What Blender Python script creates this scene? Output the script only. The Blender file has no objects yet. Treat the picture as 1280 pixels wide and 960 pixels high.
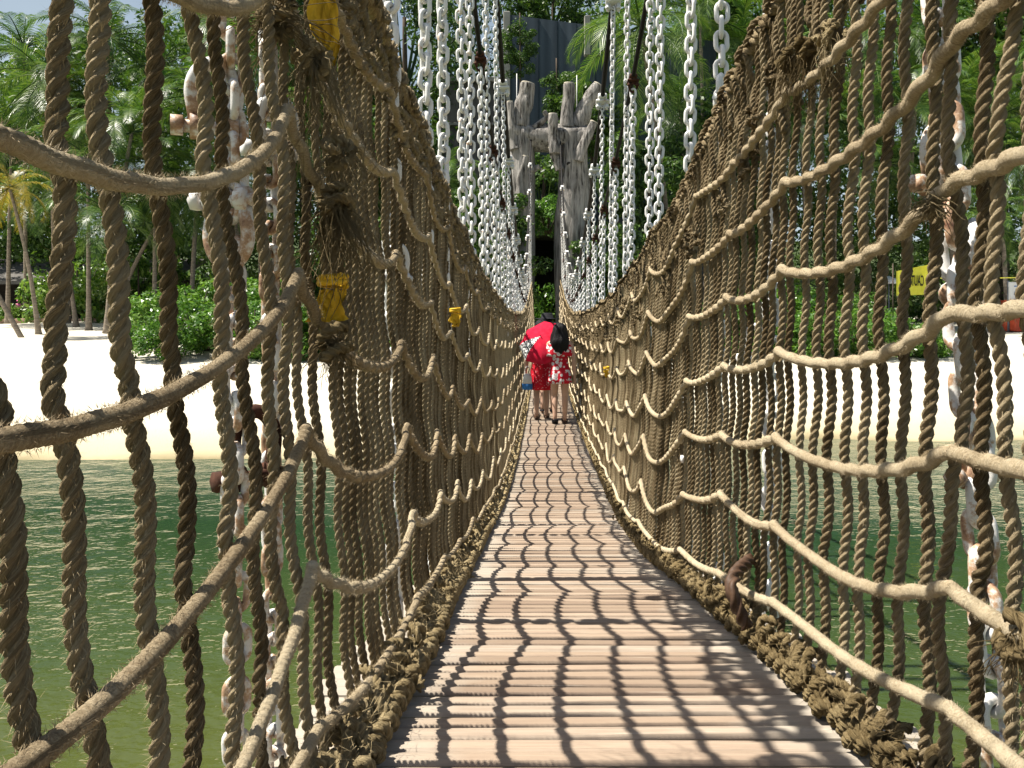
import bpy, math, random
import numpy as np
from mathutils import Vector, Matrix, Euler

R = math.radians
rng = np.random.default_rng(7)
random.seed(7)
SC = bpy.context.scene
COL = SC.collection
PI = math.pi

# ------------------------------------------------------------------ materials
class NT:
    def __init__(s, name):
        s.m = bpy.data.materials.new(name); s.m.use_nodes = True
        s.t = s.m.node_tree; s.t.nodes.clear()
        s.out = s.n('ShaderNodeOutputMaterial')
    def n(s, typ, **kw):
        nd = s.t.nodes.new(typ)
        for k, v in kw.items(): setattr(nd, k, v)
        return nd
    def l(s, a, b): s.t.links.new(a, b)
    def val(s, sock, v):
        if hasattr(v, 'is_output'): s.l(v, sock)
        else:
            if isinstance(v, (tuple, list)) and len(v) == 3 and sock.type == 'RGBA': v = (*v, 1)
            sock.default_value = v
    def coord(s, which='Object', scale=(1, 1, 1), rot=(0, 0, 0)):
        tc = s.n('ShaderNodeTexCoord'); mp = s.n('ShaderNodeMapping')
        s.l(tc.outputs[which], mp.inputs[0]); mp.inputs['Scale'].default_value = scale
        mp.inputs['Rotation'].default_value = rot
        return mp.outputs[0]
    def noise(s, vec, scale=5, detail=4, rough=.55):
        nd = s.n('ShaderNodeTexNoise'); s.l(vec, nd.inputs['Vector'])
        nd.inputs['Scale'].default_value = scale; nd.inputs['Detail'].default_value = detail
        nd.inputs['Roughness'].default_value = rough
        return nd.outputs[0]
    def ramp(s, fac, stops, interp='LINEAR'):
        nd = s.n('ShaderNodeValToRGB'); s.l(fac, nd.inputs[0]); cr = nd.color_ramp
        cr.interpolation = interp
        while len(cr.elements) < len(stops): cr.elements.new(.5)
        for e, (p, c) in zip(cr.elements, stops):
            e.position = p; e.color = (*c, 1) if len(c) == 3 else c
        return nd.outputs[0]
    def mix(s, fac, a, b, mode='MIX'):
        nd = s.n('ShaderNodeMix', data_type='RGBA', blend_type=mode)
        s.val(nd.inputs['Factor'], fac); s.val(nd.inputs['A'], a); s.val(nd.inputs['B'], b)
        return nd.outputs['Result']
    def math(s, op, a, b=0):
        nd = s.n('ShaderNodeMath', operation=op); s.val(nd.inputs[0], a); s.val(nd.inputs[1], b)
        return nd.outputs[0]
    def bump(s, h, strength=.5, dist=.01):
        nd = s.n('ShaderNodeBump'); s.l(h, nd.inputs['Height'])
        nd.inputs['Strength'].default_value = strength; nd.inputs['Distance'].default_value = dist
        return nd.outputs[0]
    def bsdf(s, color, rough=.7, spec=.3, normal=None, metal=0, connect=True):
        b = s.n('ShaderNodeBsdfPrincipled')
        s.val(b.inputs['Base Color'], color); s.val(b.inputs['Roughness'], rough)
        s.val(b.inputs['Metallic'], metal); s.val(b.inputs['Specular IOR Level'], spec)
        if normal is not None: s.l(normal, b.inputs['Normal'])
        if connect: s.l(b.outputs[0], s.out.inputs[0])
        return b

M = {}
def m_rope(name, dark, mid, light, fib=(5, .7, 1)):
    t = NT(name); u = t.coord('UV'); o = t.coord('Object')
    big = t.noise(o, 9, 3); mid_n = t.noise(o, 60, 3)
    tc = t.coord('UV', fib); fibre = t.noise(tc, 9, 5, .75)
    isl = t.n('ShaderNodeObjectInfo').outputs['Random']
    f = t.math('ADD', t.math('MULTIPLY', big, .35), t.math('MULTIPLY', fibre, .65))
    f = t.math('ADD', f, t.math('MULTIPLY', t.math('SUBTRACT', isl, .5), .2))
    c = t.ramp(f, [(.37, dark), (.5, mid), (.63, light)])
    h = t.math('ADD', t.math('MULTIPLY', fibre, .8), t.math('MULTIPLY', mid_n, .4))
    t.bsdf(c, .95, .06, t.bump(h, 1.0, .009)); M[name] = t.m
m_rope('rope_brown', (.115, .080, .040), (.33, .255, .15), (.52, .425, .27))
m_rope('rope_pale', (.27, .205, .125), (.46, .37, .24), (.59, .50, .345), (.8, 3.2, 1))
m_rope('rope_straw', (.14, .10, .045), (.36, .275, .145), (.52, .42, .245))

def m_paint_rust():
    t = NT('white_paint'); o = t.coord('Object')
    n1 = t.noise(o, 7, 6, .65); n2 = t.noise(o, 45, 5, .7)
    f = t.math('ADD', t.math('MULTIPLY', n1, .6), t.math('MULTIPLY', n2, .4))
    c = t.ramp(f, [(.0, (.80, .80, .78)), (.585, (.78, .77, .74)), (.64, (.55, .36, .22)), (.72, (.20, .08, .035))])
    t.bsdf(c, .42, .4, t.bump(n2, .25, .003)); M['white_paint'] = t.m
    t = NT('white_rusty'); o = t.coord('Object')
    n1 = t.noise(o, 9, 6, .65); n2 = t.noise(o, 50, 5, .7)
    f = t.math('ADD', t.math('MULTIPLY', n1, .65), t.math('MULTIPLY', n2, .35))
    c = t.ramp(f, [(.0, (.80, .80, .78)), (.48, (.76, .74, .70)), (.535, (.48, .31, .19)), (.62, (.14, .06, .035))])
    t.bsdf(c, .5, .35, t.bump(n2, .4, .003)); M['white_rusty'] = t.m
    t = NT('rust'); o = t.coord('Object')
    n = t.noise(o, 40, 5, .7)
    t.bsdf(t.ramp(n, [(.3, (.03, .014, .010)), (.6, (.085, .036, .022)), (.8, (.20, .09, .05))]), .85, .2, t.bump(n, .5, .004)); M['rust'] = t.m
m_paint_rust()

def m_simple(name, c1, c2, scale=8, rough=.7, spec=.3, bump=.2, dist=.01, detail=5, st=(1, 1, 1)):
    t = NT(name); o = t.coord('Object', st); n = t.noise(o, scale, detail, .6)
    t.bsdf(t.ramp(n, [(.3, c1), (.7, c2)]), rough, spec, t.bump(n, bump, dist)); M[name] = t.m
m_simple('cable_black', (.008, .008, .008), (.018, .016, .015), 60, .7, .2)
m_simple('skin', (.50, .31, .215), (.58, .37, .26), 12, .5, .35, .03)
m_simple('skin_dark', (.33, .19, .12), (.40, .24, .16), 12, .5, .35, .03)
m_simple('black_cloth', (.012, .012, .015), (.03, .03, .035), 30, .9, .2)
m_simple('blue_cloth', (.03, .16, .45), (.05, .22, .55), 30, .7, .3)
m_simple('white_cloth', (.68, .68, .68), (.78, .78, .76), 30, .8, .2)
m_simple('pink_cloth', (.75, .12, .35), (.82, .2, .42), 30, .8, .2)
m_simple('grey_cloth', (.18, .2, .24), (.26, .28, .32), 30, .8, .2)
m_simple('leather_brown', (.05, .028, .018), (.10, .055, .03), 40, .6, .3)
m_simple('palm_trunk', (.16, .13, .10), (.34, .29, .23), 3, .9, .15, .6, .05, 6, (1, 1, 5))
m_simple('bark', (.05, .04, .03), (.14, .11, .085), 4, .9, .1, .7, .05, 6, (1, 1, .3))
m_simple('yellow_cloth', (.62, .34, .012), (.86, .55, .03), 18, .6, .3, .5, .012)
m_simple('red_paint', (.42, .06, .025), (.52, .09, .04), 4, .5, .3)
m_simple('sign_white', (.72, .74, .76), (.8, .8, .8), 3, .5, .3, .0)
m_simple('sign_blue', (.03, .13, .42), (.04, .16, .48), 3, .5, .3, .0)
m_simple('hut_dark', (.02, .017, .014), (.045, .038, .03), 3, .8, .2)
m_simple('hut_roof', (.10, .095, .09), (.2, .19, .175), 2, .9, .1, .4, .03, 6, (1, 6, 1))
m_simple('kerb_wood', (.24, .155, .11), (.36, .25, .18), 5, .85, .2)

def m_hair():
    t = NT('hair_black'); o = t.coord('Object', (60, 60, 3)); n = t.noise(o, 3, 4)
    t.bsdf(t.ramp(n, [(.35, (.004, .004, .005)), (.75, (.018, .015, .015))]), .5, .18, t.bump(n, .8, .01)); M['hair_black'] = t.m
m_hair()
def m_floral():
    t = NT('floral'); o = t.coord('Object', (1, .7, 1)); v = t.n('ShaderNodeTexVoronoi'); t.l(o, v.inputs['Vector'])
    v.inputs['Scale'].default_value = 16; v.inputs['Randomness'].default_value = .75
    w = t.noise(o, 55, 2)
    d = t.math('ADD', v.outputs['Distance'], t.math('MULTIPLY', t.math('SUBTRACT', w, .5), .32))
    c = t.ramp(d, [(0, (.16, .02, .03)), (.10, (.2, .03, .04)), (.14, (.8, .77, .76)), (.44, (.82, .79, .78)), (.50, (.56, .012, .03))])
    t.bsdf(c, .75, .2); M['floral'] = t.m
    t = NT('red_dotted'); o = t.coord('Object'); v = t.n('ShaderNodeTexVoronoi'); t.l(o, v.inputs['Vector'])
    v.inputs['Scale'].default_value = 34
    c = t.ramp(v.outputs['Distance'], [(0, (.85, .75, .75)), (.16, (.8, .6, .6)), (.24, (.60, .012, .03))])
    t.bsdf(c, .75, .2); M['red_dotted'] = t.m
    t = NT('umbrella_red'); o = t.coord('Object'); n = t.noise(o, 14, 3)
    a = t.n('ShaderNodeBsdfDiffuse'); b = t.n('ShaderNodeBsdfTranslucent'); mx = t.n('ShaderNodeMixShader')
    c = t.ramp(n, [(.3, (.66, .02, .055)), (.7, (.76, .04, .085))])
    t.l(c, a.inputs[0]); t.l(c, b.inputs[0]); mx.inputs[0].default_value = .3
    t.l(a.outputs[0], mx.inputs[1]); t.l(b.outputs[0], mx.inputs[2]); t.l(mx.outputs[0], t.out.inputs[0]); M['umbrella_red'] = t.m
    t = NT('check_cloth'); o = t.coord('Object'); ck = t.n('ShaderNodeTexChecker'); t.l(o, ck.inputs[0]); ck.inputs['Scale'].default_value = 34
    c = t.mix(ck.outputs['Fac'], (.02, .02, .022), (.78, .78, .76)); t.bsdf(c, .8, .2); M['check_cloth'] = t.m
m_floral()

def m_leaf(name, cols, trans=.35, rough=.45, spec=.4):
    t = NT(name); g = t.n('ShaderNodeNewGeometry'); o = t.coord('Object')
    n = t.noise(o, .6, 3)
    f = t.math('ADD', t.math('MULTIPLY', g.outputs['Random Per Island'], .6), t.math('MULTIPLY', n, .4))
    oi = t.n('ShaderNodeObjectInfo').outputs['Random']
    f = t.math('ADD', f, t.math('MULTIPLY', t.math('SUBTRACT', oi, .5), .15))
    st = [(.15 + .6 * i / (len(cols) - 1), c) for i, c in enumerate(cols)]
    c = t.ramp(f, st)
    b = t.bsdf(c, rough, spec, connect=False)
    tr = t.n('ShaderNodeBsdfTranslucent')
    c2 = t.mix(1.0, c, (1.25, 1.35, .55), 'MULTIPLY'); t.l(c2, tr.inputs[0])
    mx = t.n('ShaderNodeMixShader'); mx.inputs[0].default_value = trans
    t.l(b.outputs[0], mx.inputs[1]); t.l(tr.outputs[0], mx.inputs[2]); t.l(mx.outputs[0], t.out.inputs[0])
    M[name] = t.m
m_leaf('leaf_palm', [(.014, .045, .010), (.040, .10, .017), (.085, .165, .028), (.17, .25, .06)], .26, .36, .5)
m_leaf('leaf_palm_yellow', [(.09, .11, .02), (.22, .2, .03), (.38, .27, .03), (.42, .33, .06)], .3, .4, .4)
m_leaf('leaf_dark', [(.014, .038, .009), (.036, .086, .016), (.068, .135, .025), (.115, .195, .04)], .25, .45, .4)
m_leaf('leaf_shrub', [(.030, .085, .014), (.060, .155, .020), (.10, .22, .028), (.17, .30, .05)], .28, .36, .5)
m_leaf('leaf_pandan', [(.04, .11, .018), (.09, .19, .03), (.15, .26, .04), (.22, .33, .07)], .3, .36, .5)

def m_planks():
    t = NT('deck_plank'); o = t.coord('Object', (1.6, 26, 26)); n = t.noise(o, 3.2, 6, .65)
    at = t.n('ShaderNodeAttribute', attribute_name='tint'); a = at.outputs['Fac']
    st = t.noise(t.coord('Object', (1.2, 70, 70)), 2.2, 5, .7)
    base = t.ramp(a, [(0, (.235, .175, .125)), (.4, (.345, .262, .188)), (.75, (.41, .318, .235)), (1, (.40, .345, .275))])
    c = t.mix(t.math('MULTIPLY', t.ramp(n, [(.35, (0, 0, 0)), (.7, (1, 1, 1))]), .55), base, (.24, .165, .12))
    # worn, bleached ends of the boards
    sx = t.n('ShaderNodeSeparateXYZ'); tc = t.n('ShaderNodeTexCoord'); t.l(tc.outputs['Object'], sx.inputs[0])
    edge = t.math('ABSOLUTE', t.math('SUBTRACT', sx.outputs['X'], .11))
    big = t.noise(t.coord('Object', (3, 5, 1)), 1.6, 4)
    e = t.math('ADD', edge, t.math('MULTIPLY', t.math('SUBTRACT', big, .5), .34))
    ef = t.ramp(e, [(.28, (0, 0, 0)), (.46, (1, 1, 1))])
    c = t.mix(t.math('MULTIPLY', ef, .75), c, (.44, .405, .34))
    sf = t.ramp(st, [(.62, (0, 0, 0)), (.7, (1, 1, 1))])  # pale streaks along the grain: wet highlights painted into the colour
    c = t.mix(t.math('MULTIPLY', sf, .45), c, (.60, .545, .45))
    t.bsdf(c, .62, .35, t.bump(t.math('ADD', n, st), .35, .004)); M['deck_plank'] = t.m
m_planks()
def m_sand():
    t = NT('sand'); o = t.coord('Object'); n = t.noise(o, .35, 5); f = t.noise(o, 22, 5, .7)
    sx = t.n('ShaderNodeSeparateXYZ'); t.l(o, sx.inputs[0])
    z = t.math('ADD', sx.outputs['Z'], t.math('MULTIPLY', t.math('SUBTRACT', n, .5), .25))
    # dry sand high up, damp sand by the water, green growth on the hill
    c = t.ramp(t.math('MULTIPLY', t.math('ADD', z, 5.0), .2),
               [(.2, (.13, .13, .05)), (.355, (.26, .22, .12)), (.375, (.52, .45, .29)), (.47, (.66, .615, .50)), (.80, (.68, .645, .55)), (.9, (.62, .58, .48)), (.97, (.05, .07, .025)), (1, (.03, .06, .02))])
    c = t.mix(t.math('MULTIPLY', f, .2), c, (.30, .25, .16))
    t.bsdf(c, .95, .1, t.bump(t.math('ADD', t.noise(o, 3, 4), f), .5, .04)); M['sand'] = t.m
m_sand()
def m_water():
    t = NT('water'); o = t.coord('Object', (1, 1.5, 1), (0, 0, .15))
    a = t.noise(o, 2.4, 3, .5); b = t.noise(t.coord('Object', (1, 1.3, 1), (0, 0, -.3)), .7, 3); c = t.noise(t.coord('Object', (1, 1.6, 1)), 9, 2)
    tc = t.coord('Object', (.05, .11, 1)); patch = t.ramp(t.noise(tc, 1.3, 3), [(.42, (.12, .12, .12)), (.6, (1, 1, 1))])
    h = t.math('ADD', t.math('MULTIPLY', a, .62), t.math('MULTIPLY', b, .75))
    h = t.math('ADD', h, t.math('MULTIPLY', t.math('MULTIPLY', c, patch), .22))
    sx = t.n('ShaderNodeSeparateXYZ'); t.l(t.coord('Object'), sx.inputs[0])
    refl_band = t.math('ADD', t.math('MULTIPLY', sx.outputs['Y'], .05), t.math('MULTIPLY', t.math('SUBTRACT', t.noise(tc, 2, 2), .5), .25))
    col = t.ramp(refl_band, [(.18, (.085, .092, .022)), (.36, (.040, .062, .018)), (.62, (.015, .038, .016)), (.80, (.060, .085, .055)), (.95, (.17, .175, .11))])  # bands along Y paint tree reflections, pale ruffles and sunlit bottom into the colour
    t.bsdf(col, .03, .5, t.bump(t.math('MULTIPLY', h, t.math('ADD', t.math('MULTIPLY', patch, .5), .36)), .66, .16)).inputs['IOR'].default_value = 1.33; M['water'] = t.m
m_water()
def m_drift():
    t = NT('driftwood'); o = t.coord('Object', (5, 5, .5)); n = t.noise(o, 2.2, 7, .65); b = t.noise(t.coord('Object'), 1.0, 3)
    f = t.math('ADD', t.math('MULTIPLY', n, .75), t.math('MULTIPLY', b, .25))
    c = t.ramp(f, [(.38, (.03, .026, .022)), (.47, (.24, .225, .205)), (.6, (.42, .395, .365)), (.75, (.53, .50, .44))])
    t.bsdf(c, .9, .15, t.bump(n, 1.0, .12)); M['driftwood'] = t.m
    t = NT('driftwood_cut'); o = t.coord('Object'); n = t.noise(o, 6, 5)
    t.bsdf(t.ramp(n, [(.3, (.45, .40, .31)), (.7, (.62, .57, .46))]), .9, .15, t.bump(n, .5, .03)); M['driftwood_cut'] = t.m
m_drift()
def m_wall():
    t = NT('slate_wall'); o = t.coord('Object', (1, 1, .18)); n = t.noise(o, 1.1, 5); w = t.n('ShaderNodeTexWave', wave_type='BANDS', bands_direction='X')
    t.l(t.coord('Object'), w.inputs['Vector']); w.inputs['Scale'].default_value = .55; w.inputs['Distortion'].default_value = .4
    f = t.math('ADD', t.math('MULTIPLY', n, .7), t.math('MULTIPLY', w.outputs['Fac'], .2))
    t.bsdf(t.ramp(f, [(.3, (.036, .052, .068)), (.7, (.075, .10, .125))]), .75, .3, t.bump(n, .2, .05)); M['slate_wall'] = t.m
    t = NT('concrete'); n = t.noise(t.coord('Object'), 1.4, 6)
    t.bsdf(t.ramp(n, [(.3, (.26, .25, .22)), (.7, (.42, .40, .36))]), .9, .1, t.bump(n, .2, .03)); M['concrete'] = t.m
m_wall()
def m_sign():
    t = NT('sign_yellow'); n = t.noise(t.coord('Object'), 3, 3)
    t.bsdf(t.ramp(n, [(.3, (.70, .66, .04)), (.7, (.80, .76, .09))]), .5, .3); M['sign_yellow'] = t.m
    m_simple('sign_black', (.012, .012, .012), (.02, .02, .02), 5, .6, .2, 0)
m_sign()

# ------------------------------------------------------------------ mesh helpers
class MB:
    """gathers vertices, quads/tris, uv and a tint value; build() links them as one mesh object"""
    def __init__(s): s.v = []; s.q = []; s.t = []; s.uv = []; s.tint = []; s.n = 0; s.hasuv = False; s.hastint = False
    def add(s, v, q=None, t=None, uv=None, tint=None):
        v = np.asarray(v, float).reshape(-1, 3)
        if q is not None and len(q): s.q.append(np.asarray(q, int).reshape(-1, 4) + s.n)
        if t is not None and len(t): s.t.append(np.asarray(t, int).reshape(-1, 3) + s.n)
        if uv is not None: s.hasuv = True
        s.uv.append(np.zeros((len(v), 2)) if uv is None else uv)
        if tint is not None: s.hastint = True
        s.tint.append(np.full(len(v), 0. if tint is None else tint))
        s.v.append(v); s.n += len(v); return s
    def mesh(s, name, mat, smooth=True):
        me = bpy.data.meshes.new(name)
        V = np.concatenate(s.v); Q = np.concatenate(s.q) if s.q else np.zeros((0, 4), int); T = np.concatenate(s.t) if s.t else np.zeros((0, 3), int)
        loops = np.concatenate([Q.ravel(), T.ravel()]); nq, nt = len(Q), len(T)
        me.vertices.add(len(V)); me.vertices.foreach_set('co', V.astype(np.float32).ravel())
        me.loops.add(len(loops)); me.loops.foreach_set('vertex_index', loops.astype(np.int32))
        me.polygons.add(nq + nt)
        starts = np.concatenate([np.arange(nq) * 4, nq * 4 + np.arange(nt) * 3]).astype(np.int32)
        me.polygons.foreach_set('loop_start', starts)
        me.polygons.foreach_set('use_smooth', np.full(nq + nt, smooth))
        if s.hasuv:
            uv = np.concatenate(s.uv)[loops]; lay = me.uv_layers.new(name='UVMap')
            lay.data.foreach_set('uv', uv.astype(np.float32).ravel())
        if s.hastint:
            a = me.attributes.new('tint', 'FLOAT', 'POINT'); a.data.foreach_set('value', np.concatenate(s.tint).astype(np.float32))
        me.update(calc_edges=True); me.validate()
        me.materials.append(M[mat]); return me
    def build(s, name, mat, parent=None, smooth=True):
        o = bpy.data.objects.new(name, s.mesh(name, mat, smooth)); COL.objects.link(o)
        if parent is not None: o.parent = parent
        return o
    # -- shapes
    def box(s, c, size, rot=None, tint=None, bev=0.0):
        sx, sy, sz = [a / 2 for a in size]
        if bev:
            prof = [(-sx, -sy + bev), (-sx + bev, -sy), (sx - bev, -sy), (sx, -sy + bev), (sx, sy - bev), (sx - bev, sy), (-sx + bev, sy), (-sx, sy - bev)]
            v = []
            for (z, k) in ((-sz, bev), (-sz + bev, 0), (sz - bev, 0), (sz, bev)):
                for (x, y) in prof: v.append((x - math.copysign(k, x) if k else x, y - math.copysign(k, y) if k else y, z))
            v = np.array(v); q = []
            for i in range(3):
                for j in range(8): q.append((i * 8 + j, i * 8 + (j + 1) % 8, i * 8 + 8 + (j + 1) % 8, i * 8 + 8 + j))
            for b, fl in ((0, True), (24, False)):
                for (a1, b1, c1, d1) in ((0, 1, 2, 3), (0, 3, 4, 7), (7, 4, 5, 6)):
                    f = (b + a1, b + b1, b + c1, b + d1); q.append(f[::-1] if fl else f)
        else:
            v = np.array([(x, y, z) for z in (-sz, sz) for y in (-sy, sy) for x in (-sx, sx)])
            q = [(0, 2, 3, 1), (4, 5, 7, 6), (0, 1, 5, 4), (2, 6, 7, 3), (0, 4, 6, 2), (1, 3, 7, 5)]
        if rot is not None: v = v @ np.array(rot).T
        s.add(v + np.array(c), q, tint=tint); return s
    def tube(s, P, rad, nv=10, ref=(0, 0, 1), prof=None, twist=None, cap=True, tint=None, uvl=None):
        """sweep; prof(theta) radius factor, twist: angle per ring (array), rad: scalar or per ring"""
        P = np.asarray(P, float); n = len(P)
        T = np.gradient(P, axis=0); T /= np.linalg.norm(T, axis=1)[:, None] + 1e-12
        ref = np.asarray(ref, float)
        if ref.ndim == 1: ref = np.tile(ref, (n, 1))
        A = ref - (ref * T).sum(1)[:, None] * T
        A /= np.linalg.norm(A, axis=1)[:, None] + 1e-9
        B = np.cross(T, A)
        th = np.arange(nv) * 2 * PI / nv
        tw = np.zeros(n) if twist is None else np.asarray(twist)
        rf = np.ones(nv) if prof is None else prof(th)
        rad = np.full(n, rad) if np.isscalar(rad) else np.asarray(rad)
        ang = th[None, :] + tw[:, None]
        rr = rad[:, None] * rf[None, :]
        V = P[:, None, :] + rr[..., None] * (np.cos(ang)[..., None] * A[:, None, :] + np.sin(ang)[..., None] * B[:, None, :])
        L = np.concatenate([[0], np.cumsum(np.linalg.norm(np.diff(P, axis=0), axis=1))])
        uv = np.stack(np.broadcast_arrays(th[None, :] / (2 * PI), L[:, None] * 10), -1).reshape(-1, 2)
        i = np.arange(n - 1)[:, None] * nv; j = np.arange(nv)[None, :]; j2 = (j + 1) % nv
        q = np.stack([i + j, i + j2, i + nv + j2, i + nv + j], -1).reshape(-1, 4)
        V = V.reshape(-1, 3); t = None
        if cap:
            V = np.concatenate([V, P[:1], P[-1:]]); k = n * nv
            uv = np.concatenate([uv, [[.5, 0], [.5, L[-1] * 10]]])
            jj = np.arange(nv)
            t = np.concatenate([np.stack([np.full(nv, k), (jj + 1) % nv, jj], -1), np.stack([np.full(nv, k + 1), (n - 1) * nv + jj, (n - 1) * nv + (jj + 1) % nv], -1)])
        s.add(V, q, t, uv, tint); return s
    def rope(s, P, r, nv=15, pitch=.068, ref=(0, 1, 0), phase=0., rad=None):
        """three-strand laid rope along the points"""
        P = np.asarray(P, float)
        L = np.concatenate([[0], np.cumsum(np.linalg.norm(np.diff(P, axis=0), axis=1))])
        tw = phase + L / pitch * 2 * PI
        return s.tube(P, r if rad is None else rad, nv, ref, strands, tw)
    def loft(s, rings, nv=20, ruffle=None):
        """closed surface through ellipses (z, rx, ry, cx, cy)"""
        th = np.arange(nv) * 2 * PI / nv; V = []
        for k, (z, rx, ry, cx, cy) in enumerate(rings):
            m = 1 if ruffle is None else 1 + ruffle[k] * np.cos(th * 9 + k * .3)
            V.append(np.stack([cx + rx * m * np.cos(th), cy + ry * m * np.sin(th), np.full(nv, z)], -1))
        n = len(rings); V = np.concatenate(V)
        i = np.arange(n - 1)[:, None] * nv; j = np.arange(nv)[None, :]; j2 = (j + 1) % nv
        q = np.stack([i + j, i + j2, i + nv + j2, i + nv + j], -1).reshape(-1, 4)
        V = np.concatenate([V, [[rings[0][3], rings[0][4], rings[0][0]], [rings[-1][3], rings[-1][4], rings[-1][0]]]]); jj = np.arange(nv); k = n * nv
        t = np.concatenate([np.stack([np.full(nv, k), (jj + 1) % nv, jj], -1), np.stack([np.full(nv, k + 1), (n - 1) * nv + jj, (n - 1) * nv + (jj + 1) % nv], -1)])
        s.add(V, q, t); return s

def strands(th):
    ph = (th + PI / 3) % (2 * PI / 3) - PI / 3
    c, sr = .536, .464
    r = c * np.cos(ph) + np.sqrt(np.maximum(sr * sr - (c * np.sin(ph)) ** 2, 0))
    return np.maximum(r, .44) * 1.04

def tag(o, label=None, cat=None, group=None, kind=None):
    if label: o['label'] = label
    if cat: o['category'] = cat
    if group: o['group'] = group
    if kind: o['kind'] = kind
    return o
def empty(name, loc=(0, 0, 0), label=None, cat=None, group=None, rz=0):
    o = bpy.data.objects.new(name, None); COL.objects.link(o); o.location = loc; o.rotation_euler = (0, 0, rz)
    o.empty_display_size = .1
    return tag(o, label, cat, group)
def inst(name, me, parent=None, loc=(0, 0, 0), rot=(0, 0, 0), sc=1):
    o = bpy.data.objects.new(name, me); COL.objects.link(o); o.location = loc; o.rotation_euler = rot
    o.scale = (sc, sc, sc) if np.isscalar(sc) else sc
    if parent is not None: o.parent = parent
    return o
def snoise(seed, n=5, lo=.3, hi=2.):
    g = np.random.default_rng(seed); f = g.uniform(lo, hi, n); p = g.uniform(0, 2 * PI, n)
    def fn(x): return sum(np.sin(np.asarray(x) * a + b) for a, b in zip(f, p)) / n ** .5
    return fn

# ------------------------------------------------------------------ bridge lines (metres; camera eye at the origin, the bridge runs along +Y)
_dd = np.linspace(-6, 40, 1841)
def smooth_table(d, z, w=.35):
    y = np.interp(_dd, d, z); k = int(w / .025); ker = np.hanning(2 * k + 3); ker /= ker.sum()
    yp = np.pad(y, k + 1, mode='edge'); return np.convolve(yp, ker, 'valid')
_deck = smooth_table([-6, -3, -1, 0, .7, 1.41, 2.18, 3.01, 4.13, 5.4, 7, 9.7, 13, 17, 21, 26, 32, 40], [.1, -.22, -.47, -.60, -.70, -.80, -.91, -1.05, -1.25, -1.43, -1.58, -1.70, -1.765, -1.77, -1.6, -1.15, -.4, -.4], .6)
def deck_z(d): return np.interp(d, _dd, _deck)
_up = smooth_table([-6, -2, 1, 4, 6.6, 8.2, 9.8, 11.4, 13.1, 15, 17, 19.5, 22, 25, 28, 31, 33, 40], [9, 7.9, 6.8, 5.5, 4.45, 3.75, 3.1, 2.42, 1.88, 1.45, 1.12, .85, 1.0, 1.8, 3.2, 5.4, 7.3, 7.3], .8)
_lo = smooth_table([-6, -2, 2, 4, 6.6, 8.1, 9.85, 11.4, 14, 17, 20, 22, 25, 28, 33, 40], [8, 6.4, 4.0, 2.95, 2.03, 1.66, 1.34, 1.15, .8, .5, .32, .32, .7, 1.8, 5.2, 5.2], .8)
def up_z(d): return np.interp(d, _dd, _up)
def lo_z(d): return np.interp(d, _dd, _lo)
NETH = 1.75
_nx = {-1: snoise(11, 5, .3, 1.6), 1: snoise(12, 5, .3, 1.6)}
_base = {-1: smooth_table([-6, 2.2, 3.4, 4.6, 6, 8, 40], [-.365, -.37, -.405, -.42, -.40, -.385, -.385], .7),
         1: smooth_table([-6, 1.2, 2.2, 3.0, 4.2, 5.4, 7, 40], [.62, .62, .60, .575, .545, .555, .585, .585], .7)}
def net_x(side, d, h):
    b = np.interp(d, _dd, _base[side])
    top = -.475 if side < 0 else .635
    u = np.clip(h / NETH, 0, 1)
    return b + (top - b) * u + .012 * _nx[side](d) * u

# --------------------------------- deck
deck = empty('bridge_deck', (0, 1.4, -.8), 'narrow footbridge deck of weathered brown wooden slats between the two rope nets', 'footbridge')
def local(parent, P): return np.asarray(P, float) - np.array(parent.location)
pl = MB(); d = -1.2; i = 0; GAPS = []
while d < 32.5:
    w = .052 + rng.uniform(-.003, .003); gap = rng.uniform(.006, .010) if rng.random() > .04 else .014
    z = float(deck_z(d + w / 2)); sl = float(deck_z(d + .1) - deck_z(d - .1)) / .2
    x0 = -.50 + rng.uniform(-.03, .02); x1 = .70 + rng.uniform(-.02, .04)
    a = math.atan(sl) + rng.normal(0, .02); b = rng.normal(0, .004); yaw = rng.normal(0, .002)
    rot = Euler((a, b, yaw)).to_matrix()
    if d < 7:
        nx = 13; xs = np.linspace(x0, x1, nx); bow = snoise(1000 + i, 3, 1, 4)
        prof = np.array([(-w / 2, -.022), (-w / 2, -.009), (-w / 2 + .007, -.0018), (0, .0015), (w / 2 - .007, -.0018), (w / 2, -.009), (w / 2, -.022)])
        V = np.array([[(x, py + .0012 * bow(x), pz + .0018 * bow(x + 3)) for (py, pz) in prof] for x in xs]).reshape(-1, 3)
        V = (V - [.1, 0, 0]) @ np.array(rot).T + [.1, d + w / 2, z + rng.normal(0, .0015)]
        k = len(prof); I = np.arange(nx - 1)[:, None] * k; J = np.arange(k - 1)[None]
        q = np.stack([I + J, I + k + J, I + k + J + 1, I + J + 1], -1).reshape(-1, 4)
        q = np.concatenate([q, [(0, 1, 2, 3), (0, 3, 4, 5)], [((nx - 1) * k + 3, (nx - 1) * k + 2, (nx - 1) * k + 1, (nx - 1) * k), ((nx - 1) * k + 5, (nx - 1) * k + 4, (nx - 1) * k + 3, (nx - 1) * k)]])
        pl.add(local(deck, V), q, [(0, 5, 6), ((nx - 1) * k + 6, (nx - 1) * k + 5, (nx - 1) * k)], tint=rng.random())
    else:
        pl.box(local(deck, [(x0 + x1) / 2, d + w / 2, z - .011]), (x1 - x0, w, .022), rot, rng.random())
    GAPS.append(d + w + gap / 2); d += w + gap; i += 1
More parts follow.
